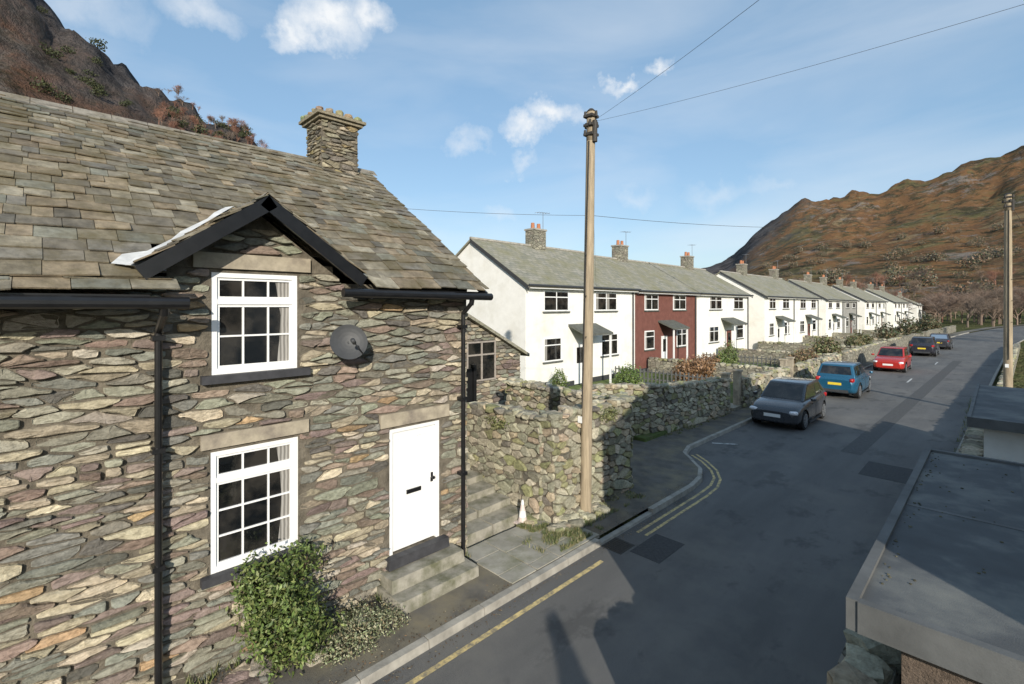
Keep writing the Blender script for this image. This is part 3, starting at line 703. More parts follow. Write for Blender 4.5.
# ------------------------------------------------------------ terraced houses
def house(y0,y1,X=-15.1,wall='render',flip=False,eave=5.2,ridge=7.55,depth=7.6,far=False,chim=None):
    h=empty('terraced_house'); W=y1-y0; b=B(); zb=.1
    sl=(ridge-eave)/(depth/2)
    b.mesh([(X,y0,zb),(X,y1,zb),(X-depth,y1,zb),(X-depth,y0,zb),(X,y0,eave),(X,y1,eave),(X-depth,y1,eave),(X-depth,y0,eave),(X-depth/2,y0,ridge-.03),(X-depth/2,y1,ridge-.03)],
       [(0,1,5,4),(2,3,7,6),(3,0,4,8,7),(1,2,6,9,5)])
    b.box(X,X+.02,y0+.02,y1-.02,zb,.45,1)
    b.build('walls',[wall,'dgrey'],h)
    b=B(); o=.3; g0,g1=y0-.1,y1+.1 if not far else y1
    for sg in (1,-1):
        xe=X+o if sg>0 else X-depth-o; xr=X-depth/2; ze=eave-o*sl
        b.mesh([(xe,g0,ze+.03),(xe,g1,ze+.03),(xr,g1,ridge),(xr,g0,ridge),(xe,g0,ze+.13),(xe,g1,ze+.13),(xr,g1,ridge+.1),(xr,g0,ridge+.1)],[(4,5,6,7),(3,2,1,0),(0,1,5,4),(1,2,6,5),(3,0,4,7)])
    b.cyl((X-depth/2,g0,ridge+.11),(X-depth/2,g1,ridge+.11),.09,n=6,mi=2)
    b.cyl((X+o+.03,g0,eave-.05),(X+o+.03,g1,eave-.05),.06,n=8,mi=1); b.box(X+.01,X+o,y0,y1,eave-.19,eave-.16,3)
    b.cyl((X+.07,y1-.3,eave-.1),(X+.07,y1-.3,.2),.045,n=6,mi=1)
    for yy in (g0-.02,g1):
        p=Vector((X-depth/2,yy,ridge+.08)); q=Vector((X+o,yy,eave-o*sl+.11))
        b.mesh([p,q,q-Vector((0,0,.2)),p-Vector((0,0,.2)),p+Vector((0,.03,0)),q+Vector((0,.03,0)),q+Vector((0,.03,-.2)),p+Vector((0,.03,-.2))],[(0,1,2,3),(7,6,5,4),(0,4,5,1),(2,6,7,3)],1)
    b.build('roof',['farslate','dgrey','kerb','white'],h)
    b=B()
    def F(a): return y1-W*a if flip else y0+W*a
    def win(a0,a1,z0,z1,n=2):
        ya,yb=sorted((F(a0),F(a1))); b.box(X-.02,X+.03,ya,yb,z0,z1,0)
        w=(yb-ya-.07)/n
        for i in range(n):
            b.box(X+.02,X+.034,ya+.07+i*w,ya+w*(i+1),z0+.07,z1-.07,1)
            if R.random()<.6: b.box(X+.0335,X+.0365,ya+.075+i*w,ya+.07+i*w+w*R.uniform(.12,.25),z0+.075,z1-.075,4)
        b.box(X+.037,X+.043,ya+.07,yb-.07,z0+(z1-z0)*.66,z0+(z1-z0)*.66+.05,0)
        b.box(X-.01,X+.09,ya-.06,yb+.06,z0-.07,z0-.003,2)
    win(.13,.33,3.95,4.95,2); win(.57,.79,3.95,4.95,2)
    win(.13,.27,1.55,2.7,1); win(.63,.80,1.5,2.7,2)
    ya,yb=sorted((F(.38),F(.47))); b.box(X-.02,X+.03,ya,yb,.25,2.3,0 if not flip else 3); b.box(X+.03,X+.04,ya+.18,yb-.18,1.3,2.1,1)
    ya,yb=sorted((F(.33),F(.58))); zc=3.2
    b.mesh([(X,ya,zc),(X,yb,zc),(X+1.1,yb,zc-.45),(X+1.1,ya,zc-.45),(X,ya,zc+.1),(X,yb,zc+.1),(X+1.1,yb,zc-.35),(X+1.1,ya,zc-.35)],[(4,5,6,7),(3,2,1,0),(0,3,7,4),(1,5,6,2),(2,6,7,3)],2)
    for yy in (ya+.1,yb-.15): b.box(X+.95,X+1.03,yy,yy+.08,.15,zc-.42,0)
    b.build('windows_door_and_canopy',['white','dglass','canopy','redclad','curtain'],h)
    if chim is not None:
        b=B(); c=chim; xr=X-depth/2
        b.box(xr-.35,xr+.35,c-.5,c+.5,ridge-.3,ridge+1.0,0); b.box(xr-.4,xr+.4,c-.55,c+.55,ridge+1.0,ridge+1.1,1)
        for k in (-.25,.25): b.cyl((xr,c+k,ridge+1.1),(xr,c+k,ridge+1.45),.12,.1,8,2)
        b.cyl((xr+.3,c+.3,ridge+.5),(xr+.3,c+.3,ridge+2.1),.015,n=4,mi=3); b.cyl((xr+.3,c-.3,ridge+2),(xr+.3,c+.9,ridge+2.1),.012,n=4,mi=3)
        for k in range(5): b.cyl((xr+.1,c-.2+k*.22,ridge+2.02+k*.017),(xr+.5,c-.2+k*.22,ridge+2.02+k*.017),.008,n=4,mi=3)
        b.build('chimney',['farstone','kerb','terracotta','alloy'],h)
    return h
house(15.7,25,chim=20.5)
house(25.01,33.2,wall='redclad',eave=5.15,ridge=7.4,chim=29.3)
house(33.21,43.2,flip=True,eave=5.15,ridge=7.4,chim=39.7)
house(45.3,54.0,X=-14.5,eave=5.1,ridge=7.35,chim=50.5)
house(54.01,63,X=-14.5,flip=True,eave=5.1,ridge=7.35,chim=60.3)
house(65,73.5,X=-14.2,eave=5.0,ridge=7.3,chim=73)
house(73.51,82,X=-14.2,wall='greyclad',flip=True,eave=5,ridge=7.3,chim=81)
house(84,93,X=-13.6,eave=5,ridge=7.2,chim=88)
house(93.01,102,X=-13.6,flip=True,eave=5,ridge=7.2,chim=98)
house(104,113,X=-12.8,eave=4.9,ridge=7.1,chim=108)
house(113.01,123,X=-12.8,flip=True,eave=4.9,ridge=7.1,chim=120)
house(150,160,X=-14,eave=4.5,ridge=6.6,chim=155)

# ------------------------------------------------------------ right side buildings
g=empty('flat_roof_garage'); b=B()
b.box(-.62,2.0,3.55,7.85,2.28,2.40,0) 
b.box(-.66,-.60,3.5,7.9,2.24,2.43,1); b.box(-.60,2.0,3.49,3.55,2.24,2.428,1); b.box(-.60,2.0,7.85,7.91,2.24,2.428,1)
for xx in (.15,.95): b.box(xx,xx+.05,3.56,7.84,2.40,2.406,1)
b.box(-.595,1.9,5.6,5.65,2.40,2.405,1)
b.build('roof',['felt','trimgrey'],g)
b=B(); b.box(-.42,1.95,3.72,7.7,-.02,2.28); b.build('walls',['pebble'],g)
b=B(); b.box(-.435,-.41,4.3,6.9,.05,2.1)
for i in range(6): b.box(-.45,-.435,4.3,6.9,.12+i*.34,.15+i*.34)
b.build('garage_door',['greyclad'],g)
b=B()
for _ in range(90):
    s=R.uniform(.004,.012); x=R.choice([R.uniform(-.58,-.5),R.uniform(-.5,.5)]); k=R.uniform(.4,1.2); lump(b,(x,R.uniform(3.6,7.8),2.403),(s,s,s*.6),0,(.13*k,.12*k,.08*k))
b.build('moss_and_grit',['bark'],g)
g=empty('garden_shed'); b=B()
b.box(-.35,2.2,11.3,16.2,2.2,2.3,0); b.box(-.4,-.35,11.25,16.25,2.15,2.32,1); b.box(-.35,2.2,11.25,11.3,2.15,2.318,1); b.build('roof',['felt','trimgrey'],g)
b=B(); b.box(-.2,2.1,11.5,16.0,-.02,2.2); b.build('walls',['render'],g)
g=empty('opposite_house'); b=B(); X0,X1,Y0,Y1=2.1,8.6,2.45,11
b.mesh([(X0,Y0,0),(X1,Y0,0),(X1,Y1,0),(X0,Y1,0),(X0,Y0,5.2),(X1,Y0,5.2),(X1,Y1,5.2),(X0,Y1,5.2),((X0+X1)/2,Y0,7.7),((X0+X1)/2,Y1,7.7)],[(0,1,5,8,4),(3,7,9,6,2),(0,4,7,3),(1,2,6,5)],0)
xm=(X0+X1)/2
b.face([(X0-.3,Y0-.1,5.05),(X0-.3,Y1+.2,5.05),(xm,Y1+.2,7.8),(xm,Y0-.1,7.8)],1); b.face([(X1+.3,Y0-.1,5.05),(X1+.3,Y1+.2,5.05),(xm,Y1+.2,7.8),(xm,Y0-.1,7.8)],1)
b.box(xm-.4,xm+.4,Y0+1.6,Y0+2.4,7.2,8.9,0)
for yy in (3,6.5,9):
    for z in (1,3.6): b.box(X0-.03,X0+.01,yy,yy+1,z,z+1.2,2)
b.build('walls_and_roof',['render','farslate','dglass'],g)
def conifer(x,y,h,r,z=0,n=1800):
    e=B(); e.cyl((x,y,z),(x,y,z+h*.95),.03*h,.01,6,1,(.12,.09,.06))
    for _ in range(n):
        t=R.random()**.8; a=R.uniform(0,6.28); rr=r*(1-t)**.8*(.4+.6*R.random())*(1+.25*math.sin(t*25))
        c=Vector((x+rr*math.cos(a),y+rr*math.sin(a),z+h*(.06+.94*t))); d=Vector((math.cos(a),math.sin(a),-.3)).normalized(); s=Vector((-math.sin(a),math.cos(a),0)); q=.035*h
        k=R.uniform(.5,1.3); e.face([c-d*q,c-s*q*.4,c+d*q,c+s*q*.4],0,(.035*k,.06*k,.025*k))
    return e.build('conifer_tree',['leaf','bark'])
conifer(3.6,-.95,3.75,.6); conifer(3.0,-1.6,2.9,.6); conifer(3.9,-1.7,3.1,.5)

# ------------------------------------------------------------ poles + wires
def pole(x,y,z1,r0,r1,lean=(0,0)):
    g=empty('utility_pole'); b=B(); n=14
    for i in range(n):
        a,c=i/n,(i+1)/n
        b.cyl((x+lean[0]*a,y+lean[1]*a,-.1+(z1+.1)*a),(x+lean[0]*c,y+lean[1]*c,-.1+(z1+.1)*c),r0+(r1-r0)*a,r0+(r1-r0)*c,14,0,caps=(i==n-1))
    b.build('shaft',['wood'],g,True)
    b=B(); tx,ty=x+lean[0],y+lean[1]
    b.cyl((tx,ty,z1),(tx,ty,z1+.06),r1+.015,r1*.5,12)
    for k,z in enumerate((z1-.12,z1-.3,z1-.48)):
        b.box(tx-.02-r1,tx+.02+r1,ty-.03-r1,ty+.03+r1,z,z+.05)
        for a in range(3):
            t=a*2.1+k; q=Vector((math.cos(t),math.sin(t),0))*(r1+.04); b.cyl(Vector((tx,ty,z))+q,Vector((tx,ty,z+.11))+q,.03,.022,8)
    b.cyl((tx+r1+.02,ty-.02,z1-.2),(tx+r1+.02,ty-.02,z1-.62),.05,.05,10)
    b.cyl((tx+.02,ty-r1-.01,z1-.6),(x+.02,y-r0-.012,2.2),.013,n=5)
    b.build('fittings',['iron'],g)
    b=B() 
    for i in range(6):
        z=3.2+i*.4; s=1 if i%2 else -1
        if z<z1-1: b.cyl((x,y,z),(x+.17*s*.7,y-.17*s*.7,z),.01,n=5)
    b.box(x-.08,x+.02,y-r0-.02,y-r0-.012,1.9,2.03,1)
    b.build('climbing_steps_and_plate',['iron','white'],g)
pole(-5.78,7.72,8.05,.118,.085,(.09,.07))
pole(.2,26,8.4,.14,.1)
def wire(p,q,sag,r=.009):
    b=B(); p=Vector(p);q=Vector(q); n=24; pr=None
    for i in range(n+1):
        t=i/n; c=p.lerp(q,t)-Vector((0,0,sag*4*t*(1-t)))
        if pr: b.cyl(pr,c,r,n=4,caps=False)
        pr=c
    b.build('overhead_wire',['iron'])
T=(-5.69,7.8,7.85)
wire(T,(2.05,2.7,7.0),.12,.0025); wire(T,(2.1,7.2,7.3),.1,.0025); wire((-9.5,4.95,6.35),(-5.69,7.8,6.0),.05,.004); wire((-5.69,7.8,6.0),(.2,26,8.0),.5,.005)
wire((-5.69,7.8,7.6),(-15.0,21,5.1),.3,.004); wire((.2,26,8.2),(3.5,60,8),.6,.008)

# ------------------------------------------------------------ vegetation
G1=[(.08,.12,.03),(.11,.15,.04),(.06,.09,.025),(.14,.16,.055)]
leaves('evergreen_bush',[(-5.74,1.98,.62,.4,.43,.5),(-5.8,1.85,.98,.3,.35,.4),(-5.68,2.2,.4,.36,.34,.33),(-5.85,2.2,1.15,.2,.27,.27),(-5.95,1.7,1.15,.14,.22,.25)],9500,.029,G1,zmin=.1,ragged=.5)
leaves('heather_plant',[(-5.62,2.85,.2,.3,.35,.2),(-5.55,3.2,.15,.27,.26,.15),(-5.6,2.45,.18,.3,.3,.18),(-5.45,2.7,.13,.25,.4,.1)],8000,.017,[(.2,.22,.13),(.15,.18,.09),(.27,.26,.17),(.17,.14,.08)],zmin=.08,stem=False)
def tufts(name,spots,n,h,cols):
    b=B()
    for _ in range(n):
        s=R.choice(spots); x=R.uniform(s[0],s[1]);y=R.uniform(s[2],s[3]);z=s[4]; hh=h*R.uniform(.3,1.3); a=R.uniform(0,6.28); w=.005+.004*R.random()
        if noise.noise(Vector((x*3,y*3,3)))<0: continue
        dx,dy=math.cos(a),math.sin(a); l=R.uniform(.2,1)*hh; col=R.choice(cols)
        b.face([(x-dy*w,y+dx*w,z),(x+dy*w,y-dx*w,z),(x+dx*l,y+dy*l,z+hh)],0,col)
    b.build(name,['leaf'])
GC=[(.12,.15,.05),(.2,.19,.09),(.28,.24,.13),(.09,.12,.04)]
tufts('grass_tufts',[(-6.3,-5.9,6.3,6.75,.1),(-5.8,-5.35,6.5,9.3,.1),(-8,-6.3,6.6,6.8,.15),(-7.6,-7.2,14,19,.1),(-6.1,-5.5,.2,3.4,.09),(-5.8,-5.1,5.9,7.2,.11),(-6.3,-5.1,6.3,7.4,.11),(-6.3,-5.1,6.3,7.4,.11)],18000,.06,GC)
tufts('grass_tufts',[(-.95,-.7,8,30,0),(-7.3,-6.9,20,40,.1),(-6.12,-6.0,-1,5,.1)],5000,.14,GC)
leaves('garden_hedge',[(-11.2,23+i*.7,.85,.5,.5,.7) for i in range(6)],5000,.07,[(.2,.11,.055),(.24,.14,.07),(.15,.09,.05)],zmin=.2)
leaves('garden_bush',[(-11.6,18.6,.9,.65,.65,.7)],2600,.05,[(.13,.18,.04),(.09,.14,.035)],zmin=.2)
leaves('garden_bush',[(-14.2,17.0,.7,.4,.4,.6)],1200,.05,G1,zmin=.2)
leaves('garden_bush',[(-11,27.5,.9,.5,.6,.8),(-11.2,29,1.1,.5,.5,1)],3000,.06,G1,zmin=.2)
leaves('garden_hedge',[(-8.5,31+i*.7,.8,.5,.5,.75) for i in range(7)],4500,.08,[(.16,.1,.06),(.19,.13,.07),(.1,.1,.045)],zmin=.2)
leaves('garden_bush',[(-8.8,40,1,.8,.8,1),(-9,42,1,.9,.9,.8)],2500,.1,[(.09,.11,.04),(.14,.11,.06)],zmin=.2)
leaves('garden_hedge',[(-8.3,46+i*1.1,1,.6,.7,.9) for i in range(6)],3000,.12,[(.08,.09,.04),(.12,.1,.05)],zmin=.2)
leaves('garden_bush',[(-8,60,1.3,1,1,1.3),(-8,64,1,1,1,1),(-7.6,72,1.4,1.2,1.2,1.5),(-7,88,1.5,1.4,2,1.5)],4000,.16,[(.06,.075,.035),(.12,.09,.05)],zmin=.2)
leaves('garden_shrub',[(-9.6,15.2,.9,.35,.35,.7),(-9,16.8,.7,.4,.4,.5)],1200,.04,[(.15,.13,.07),(.09,.11,.04)],zmin=.2)
leaves('ivy_clump',[(-.72,4.3,.9,.18,.5,.4),(-.75,3.4,.7,.2,.5,.4)],1500,.04,[(.14,.11,.07),(.09,.11,.04)],zmin=0,stem=False)
leaves('wall_ivy',[(-7.3,6.74,1.8,.35,.05,.14),(-5.8,8.6,1.9,.05,.4,.2)],500,.025,[(.1,.12,.04),(.15,.15,.06)],zmin=.1,stem=False)
def baremesh(seed,h,col,dep=5):
    rr=random.Random(seed); b=B()
    def br(p,d,l,r,k):
        q=p+d*l; b.cyl(p,q,r,r*.62,5 if k>3 else 3,0,col,caps=False)
        if k==0: return
        for i in range(4):
            nd=(d+Vector((rr.gauss(0,1),rr.gauss(0,1),rr.gauss(0,.5)+.12))*(.5)).normalized()
            br(p+d*l*rr.uniform(.45,1),nd,l*rr.uniform(.6,.85),r*.55,k-1)
    br(Vector((0,0,-.3)),Vector((0,0,1)),h*.26,h*.019,dep)
    o=b.build('tmp',['bark']); me=o.data; bpy.data.objects.remove(o); return me
BT=[baremesh(3,10,(.2,.15,.115)),baremesh(5,10,(.22,.16,.125)),baremesh(8,10,(.26,.14,.1)),baremesh(11,10,(.16,.125,.1))]
def put(me,x,y,s,parent=None,name='bare_tree'):
    o=bpy.data.objects.new(name,me); sc.collection.objects.link(o); o.location=(x,y,height(x,y)); o.rotation_euler=(0,0,R.uniform(0,6.28)); o.scale=(s*R.uniform(.9,1.15),s*R.uniform(.9,1.15),s)
    if parent: o.parent=parent
for x,y,s in ((3,86,1.1),(5,78,.9),(-4.6,132,1.1),(-9,133,1.2),(-1,138,1.1),(7,110,1.2),(-16,135,1.2),(-3,150,1.3)): put(R.choice(BT),x,y,s)
dt=empty('distant_trees')
for i in range(110):
    th=math.radians(R.uniform(-30,5)); r=R.uniform(150,330); put(R.choice(BT),r*math.sin(th),r*math.cos(th),R.uniform(.8,1.4),dt,'tree')
for i in range(45):
    th=math.radians(R.uniform(-9,3)); r=R.uniform(150,200); put(R.choice(BT),r*math.sin(th),r*math.cos(th),R.uniform(.9,1.4),dt,'tree')
for i in range(230):
    th=math.radians(-82+10*R.random()**.8); r=R.uniform(195,262); put(BT[2] if R.random()<.5 else R.choice(BT),r*math.sin(th),r*math.cos(th),R.uniform(.4,.85),dt,'tree')
e=B()
def ev(x,y,s,cols):
    z=height(x,y); o=Vector((x,y,0))
    for _ in range(260):
        d=Vector((R.gauss(0,1),R.gauss(0,1),R.gauss(0,1))).normalized(); d*=(.5+.5*R.random())*(1+.7*noise.noise(d*2+o)); c=Vector((x,y,z+s*.6))+Vector((d.x*s*1.2,d.y*s*1.2,d.z*s*.8)); a=Vector((R.gauss(0,1),R.gauss(0,1),R.gauss(0,1))).normalized(); b2=a.orthogonal().normalized()*s*.11; k=R.uniform(.5,1.3); col=R.choice(cols)
        e.face([c-a*s*.11,c-b2,c+a*s*.11,c+b2],0,(col[0]*k,col[1]*k,col[2]*k))
for i in range(65):
    th=math.radians(R.choice([R.uniform(-81,-74),R.uniform(-90,-84),R.uniform(-77,-73.5)])); r=R.uniform(180,262); ev(r*math.sin(th),r*math.cos(th),R.uniform(1.0,2.8),[(.05,.06,.03),(.07,.08,.035)])
for i in range(150):
    th=math.radians(R.uniform(-26,8)); r=R.uniform(170,600); ev(r*math.sin(th),r*math.cos(th),R.uniform(2,5),[(.06,.065,.035),(.1,.085,.05),(.17,.11,.07)])
e.build('evergreen_scrub',['leaf'])

# ------------------------------------------------------------ traffic cone (faded)
b=B(); x,y=-6.33,6.5; z=.1
b.box(x-.12,x+.12,y-.12,y+.12,z,z+.025) 
for (z0,z1,r0,r1,mi) in ((.025,.13,.09,.072,0),(.13,.24,.072,.055,1),(.24,.36,.055,.032,0),(.36,.44,.032,.02,1)): b.cyl((x,y,z+z0),(x,y,z+z1),r0,r1,14,mi)
b.build('traffic_cone',['paleplastic','white'])

# ------------------------------------------------------------ cars
def solid(b,mods):
    o=b.build('tmpcar',['tyre']) 
    for f in mods: f(o)
    dg=bpy.context.evaluated_depsgraph_get(); dg.update(); me=bpy.data.meshes.new_from_object(o.evaluated_get(dg)); bpy.data.objects.remove(o); return me
def car(x,y,yaw,col,L=4.1,W=1.76,H=1.46,suv=False):
    pm=paint('car_paint',col); root=empty('parked_car'); k=L/4.24; hw=W/2
    st=[(-2.12,.74,.42,.80),(-2.05,.86,.27,.92),(-1.75,.96,.2,.99),(-1.2,1,.18,.99),(-.4,1,.17,.96),(.4,1,.17,.94),(1.0,.99,.18,.93),(1.45,.97,.19,.88),(1.8,.93,.2,.81),(2.02,.84,.22,.72),(2.12,.70,.3,.62)]
    up=H/1.46
    b=B(); rings=[]
    for (sx,w,zb,zt) in st:
        w*=hw; zt*=up; X=sx*k; h=zt-zb
        half=[(w*.5,zb),(w*.93,zb+.02),(w,zb+h*.25),(w*1.0,zb+h*.6),(w*.95,zb+h*.88),(w*.82,zt),(w*.4,zt+.02)]
        rings.append([(X,p[0],p[1]) for p in half]+[(X,-p[0],p[1]) for p in reversed(half)])
    vs=[p for r in rings for p in r]; n=14; fs=[]
    for i in range(len(rings)-1):
        for j in range(n):
            q=(j+1)%n; fs.append((i*n+j,(i+1)*n+j,(i+1)*n+q,i*n+q))
    fs.append(tuple(range(n-1,-1,-1))); fs.append(tuple((len(rings)-1)*n+j for j in range(n))); b.mesh(vs,fs)
    wx=(-1.28*k,1.3*k); wr=.32*(1.08 if suv else 1)
    cut=B()
    for a in wx:
        for s in (1,-1): cut.cyl((a,s*(hw-.24),wr),(a,s*(hw+.3),wr),wr+.055,n=28)
    co=cut.build('cutter',['tyre'])
    def m1(o): m=o.modifiers.new('s','SUBSURF'); m.levels=2; m.render_levels=2
    def m2(o): m=o.modifiers.new('b','BOOLEAN'); m.object=co; m.operation='DIFFERENCE'; m.solver='EXACT'
    me=solid(b,[m1,m2]); bpy.data.objects.remove(co)
    def fin(me,name,mats):
        me.materials.clear()
        for m in mats: me.materials.append(m)
        for p in me.polygons: p.use_smooth=True; p.material_index=0
        try: me.set_sharp_from_angle(angle=math.radians(35))
        except Exception as ex: print(ex)
        o=bpy.data.objects.new(name,me); sc.collection.objects.link(o); o.parent=root; return o
    fin(me,'body',[pm])
    zb=.9*up; rb=(-1.98*k,1.12*k,hw*.90); rt=(-1.42*k,.25*k,hw*.70)
    if suv: rt=(-1.7*k,.3*k,hw*.72)
    b=B(); C=[(rb[0],-rb[2],zb),(rb[1],-rb[2]*.93,zb),(rb[1],rb[2]*.93,zb),(rb[0],rb[2],zb),(rt[0],-rt[2],H-.03),(rt[1],-rt[2],H-.02),(rt[1],rt[2],H-.02),(rt[0],rt[2],H-.03)]
    xm=(rt[0]+rt[1])/2; C+=[(xm,-rt[2]*1.04,H),(xm,rt[2]*1.04,H),((rb[0]+rb[1])/2,-rb[2]*1.0,zb),((rb[0]+rb[1])/2,rb[2]*1.0,zb)]
    b.mesh(C,[(0,10,8,4),(10,1,5,8),(1,2,6,5),(2,11,9,6),(11,3,7,9),(3,0,4,7),(4,8,9,7),(8,5,6,9),(0,3,11,10),(10,11,2,1)])
    def mb(o): m=o.modifiers.new('b','BEVEL'); m.width=.045; m.segments=3; m.limit_method='ANGLE'; m.angle_limit=.4
    fin(solid(b,[mb]),'cabin',[pm])
    C=[Vector(c) for c in C]; g=B()
    def pane(a,bb,c,d,u0,u1,v0,v1,u2=None,u3=None,o=.006):
        u2=u1 if u2 is None else u2; u3=u0 if u3 is None else u3
        f=lambda u,v:(a.lerp(bb,u)).lerp(d.lerp(c,u),v); nn=((bb-a).cross(d-a)).normalized(); cen=Vector((0,0,.8))
        if nn.dot(a-cen)<0: nn=-nn
        g.face([f(u0,v0)+nn*o,f(u1,v0)+nn*o,f(u2,v1)+nn*o,f(u3,v1)+nn*o])
    pane(C[1],C[2],C[6],C[5],.05,.95,.08,.9); pane(C[0],C[3],C[7],C[4],.08,.92,.25,.88)
    pane(C[10],C[1],C[5],C[8],.03,.88,.14,.86); pane(C[0],C[10],C[8],C[4],.36,.97,.14,.86,.97,.3); pane(C[0],C[10],C[8],C[4],.14,.32,.2,.84,.26,.14)
    pane(C[11],C[2],C[6],C[9],.03,.88,.14,.86); pane(C[3],C[11],C[9],C[7],.36,.97,.14,.86,.97,.3); pane(C[3],C[11],C[9],C[7],.14,.32,.2,.84,.26,.14)
    g.build('windows',['dglass'],root)
    b=B()
    for a in wx:
        for s in (1,-1):
            yo=s*(hw-.03); yi=s*(hw-.23)
            b.cyl((a,yi,wr),(a,yo-s*.02,wr),wr,n=28,mi=0); b.cyl((a,yo-s*.02,wr),(a,yo,wr),wr,wr-.03,28,0)
            b.cyl((a,yo,wr),(a,yo+s*.004,wr),wr*.66,n=24,mi=3)
            for i in range(10):
                t=i*math.pi/5; q=Vector((math.cos(t),0,math.sin(t))); b.cyl(Vector((a,yo+s*.008,wr))+q*.04,Vector((a,yo+s*.008,wr))+q*wr*.66,.018,.014,4,1)
            b.cyl((a,yo+s*.003,wr),(a,yo+s*.02,wr),.045,n=10,mi=1)
            for i in range(24):
                t=i*math.pi/12;t2=(i+1)*math.pi/12; b.cyl((a+wr*.68*math.cos(t),yo+s*.005,wr+wr*.68*math.sin(t)),(a+wr*.68*math.cos(t2),yo+s*.005,wr+wr*.68*math.sin(t2)),.012,n=4,mi=1,caps=False)
    xf=2.1*k
    b.box(xf-.06,xf+.005,-hw*.42,hw*.42,.30,.42,3); b.box(xf-.10,xf-.0,-hw*.5,hw*.5,.56*up,.63*up,3); b.box(xf,xf+.02,-.26,.26,.44,.55,2 )
    for s in (1,-1):
        lump(b,(xf-.15,s*hw*.70,.63*up),(.16,.19,.075),4,(1,1,1),.05); lump(b,(-2.03*k,s*hw*.76,.82*up),(.08,.14,.1),5,(1,1,1),.05)
        b.box(xf-.1,xf-.03,s*hw*.6-.09,s*hw*.6+.09,.32,.39,3)
        lump(b,(.78*k,s*(hw+.09),.98*up),(.07,.1,.065),7,(1,1,1),.05)
        b.box(-.02,.0,s*(hw+.0)-.002,s*(hw)+.002,.3,.85*up,3)
        b.box(-.55*k,-.4*k,s*hw-.01,s*hw+.018,.80*up,.825*up,3); b.box(.35*k,.5*k,s*hw-.01,s*hw+.018,.79*up,.815*up,3)
        b.box(-.85*k,.85*k,s*hw*.98-.02,s*hw*.98+.02,.17,.24,3)
    b.box(-2.13*k,-2.1*k,-.26,.26,.62,.73,6); b.box(-2.13*k,-2.05*k,-hw*.6,hw*.6,.3,.42,3)
    b.build('wheels_and_trim',['tyre','alloy','plate_w','dgrey','lamp','redlamp','plate_y',pm],root)
    root.location=(x,y,.0); root.rotation_euler=(0,0,yaw)
h=math.pi/2
car(-5.45,19.7,-h,(.05,.052,.058),3.9,1.7,1.46)
car(-5.3,27.7,h,(.015,.1,.18),3.8,1.72,1.54,suv=True)
car(-5.0,40.2,-h,(.48,.03,.02),3.9,1.72,1.5)
car(-4.6,54.5,h,(.03,.03,.04),4.3,1.8,1.6,suv=True)
car(-4.2,64,h,(.05,.05,.06),4.3,1.78,1.5)

# ------------------------------------------------------------ light
EL=21; az=math.degrees(math.atan2(.8,-.6))
sd_=Vector((.8*math.cos(math.radians(EL)),-.6*math.cos(math.radians(EL)),math.sin(math.radians(EL))))
l=bpy.data.lights.new('sun','SUN'); l.energy=5.0; l.angle=math.radians(.5); l.color=(1,.93,.81)
lo=bpy.data.objects.new('sun',l); sc.collection.objects.link(lo); lo.rotation_euler=sd_.to_track_quat('Z','Y').to_euler()
w=bpy.data.worlds.new('World'); sc.world=w; w.use_nodes=True; nt=w.node_tree; nt.nodes.clear()
out=N(nt,'ShaderNodeOutputWorld'); bg=N(nt,'ShaderNodeBackground'); sky=N(nt,'ShaderNodeTexSky',sky_type='NISHITA'); sky.sun_disc=False
sky.sun_elevation=math.radians(EL); sky.sun_rotation=math.radians(az); sky.altitude=100; sky.air_density=1.0; sky.dust_density=.9; sky.ozone_density=1.3
bg.inputs[1].default_value=.14
tc=N(nt,'ShaderNodeTexCoord'); gv=tc.outputs['Generated']
def vdir(px,py):
    a=(px-512)/480; return Vector((-.713+.701*a,.701+.713*a,(306-py)/480)).normalized()
nz=N(nt,'ShaderNodeTexNoise'); nz.inputs['Scale'].default_value=9; nz.inputs['Detail'].default_value=7; nz.inputs['Roughness'].default_value=.62; nt.links.new(gv,nz.inputs['Vector'])
sub=N(nt,'ShaderNodeVectorMath',operation='SUBTRACT'); nt.links.new(nz.outputs['Color'],sub.inputs[0]); sub.inputs[1].default_value=(.5,.5,.5)
scl=N(nt,'ShaderNodeVectorMath',operation='SCALE'); scl.inputs['Scale'].default_value=.17; nt.links.new(sub.outputs[0],scl.inputs[0])
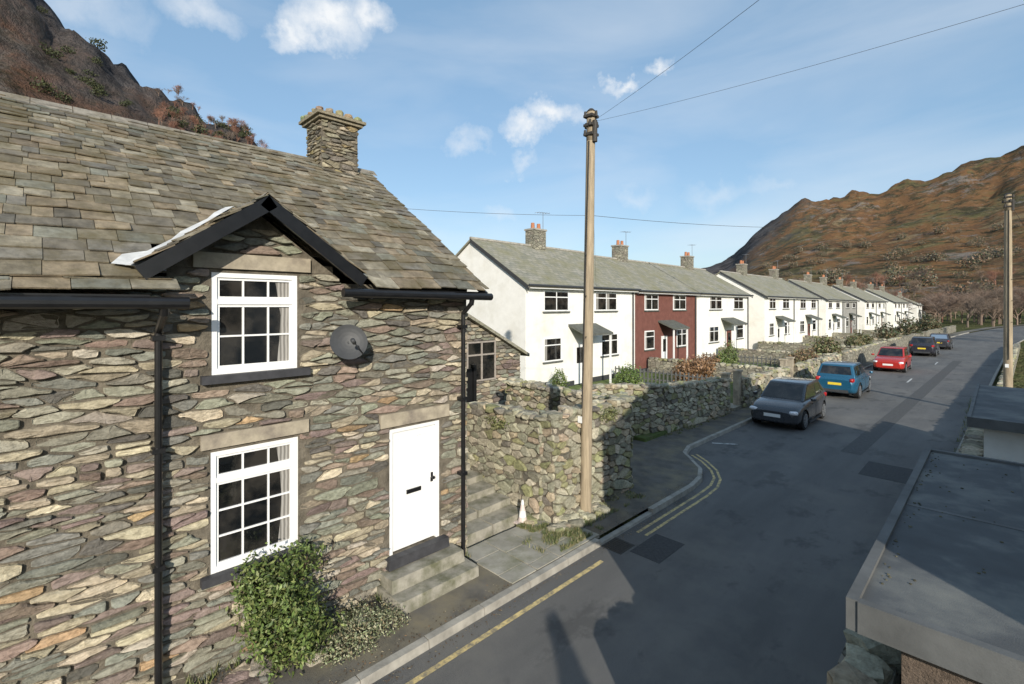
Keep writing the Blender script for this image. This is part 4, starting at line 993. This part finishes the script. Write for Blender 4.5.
add=N(nt,'ShaderNodeVectorMath',operation='ADD'); nt.links.new(gv,add.inputs[0]); nt.links.new(scl.outputs[0],add.inputs[1])
mz=N(nt,'ShaderNodeVectorMath',operation='MULTIPLY'); nt.links.new(add.outputs[0],mz.inputs[0]); mz.inputs[1].default_value=(1,1,2.0)
acc=None
for px,py,r,s in ((325,28,.08,1),(365,14,.06,.9),(295,32,.055,.9),(552,112,.06,1),(525,130,.055,.9),(615,82,.036,.85),(465,147,.05,.5),(664,68,.033,.75),(520,157,.035,.4),(195,6,.07,.6),(80,12,.08,.35),(640,195,.06,.3),(720,195,.06,.3),(770,190,.05,.25),(500,215,.05,.3)):
    d=vdir(px,py); d=Vector((d.x,d.y,d.z*2.0))
    ds=N(nt,'ShaderNodeVectorMath',operation='DISTANCE'); nt.links.new(mz.outputs[0],ds.inputs[0]); ds.inputs[1].default_value=d
    mr=rng_(nt,ds.outputs['Value'],r*1.15,r*.15,0,s)
    if acc is None: acc=mr
    else:
        m=N(nt,'ShaderNodeMath',operation='MAXIMUM'); nt.links.new(acc,m.inputs[0]); nt.links.new(mr,m.inputs[1]); acc=m.outputs[0]
mp=N(nt,'ShaderNodeMapping'); nt.links.new(gv,mp.inputs[0]); mp.inputs['Scale'].default_value=(1.2,1.2,4.5)
wis=noi(nt,mp.outputs[0],1.6,6,.5,.4); wf=rng_(nt,wis,.42,.8,0,.4)
m=N(nt,'ShaderNodeMath',operation='MAXIMUM'); nt.links.new(acc,m.inputs[0]); nt.links.new(wf,m.inputs[1])
base=mixc(nt,.38,sky.outputs[0],(2.7,4.7,6.8))
cc=mixc(nt,m.outputs[0],base,(6.6,6.8,7.0))
nt.links.new(cc,bg.inputs[0]); nt.links.new(bg.outputs[0],out.inputs[0])

# ------------------------------------------------------------ camera
cd=bpy.data.cameras.new('camera'); cam=bpy.data.objects.new('camera',cd); sc.collection.objects.link(cam)
cam.location=(0,0,4.2); cam.rotation_euler=(math.radians(90),0,math.radians(45.5)); cd.lens=16.875; cd.sensor_width=36; cd.shift_y=-.035
cd.clip_start=.05; cd.clip_end=6000; sc.camera=cam
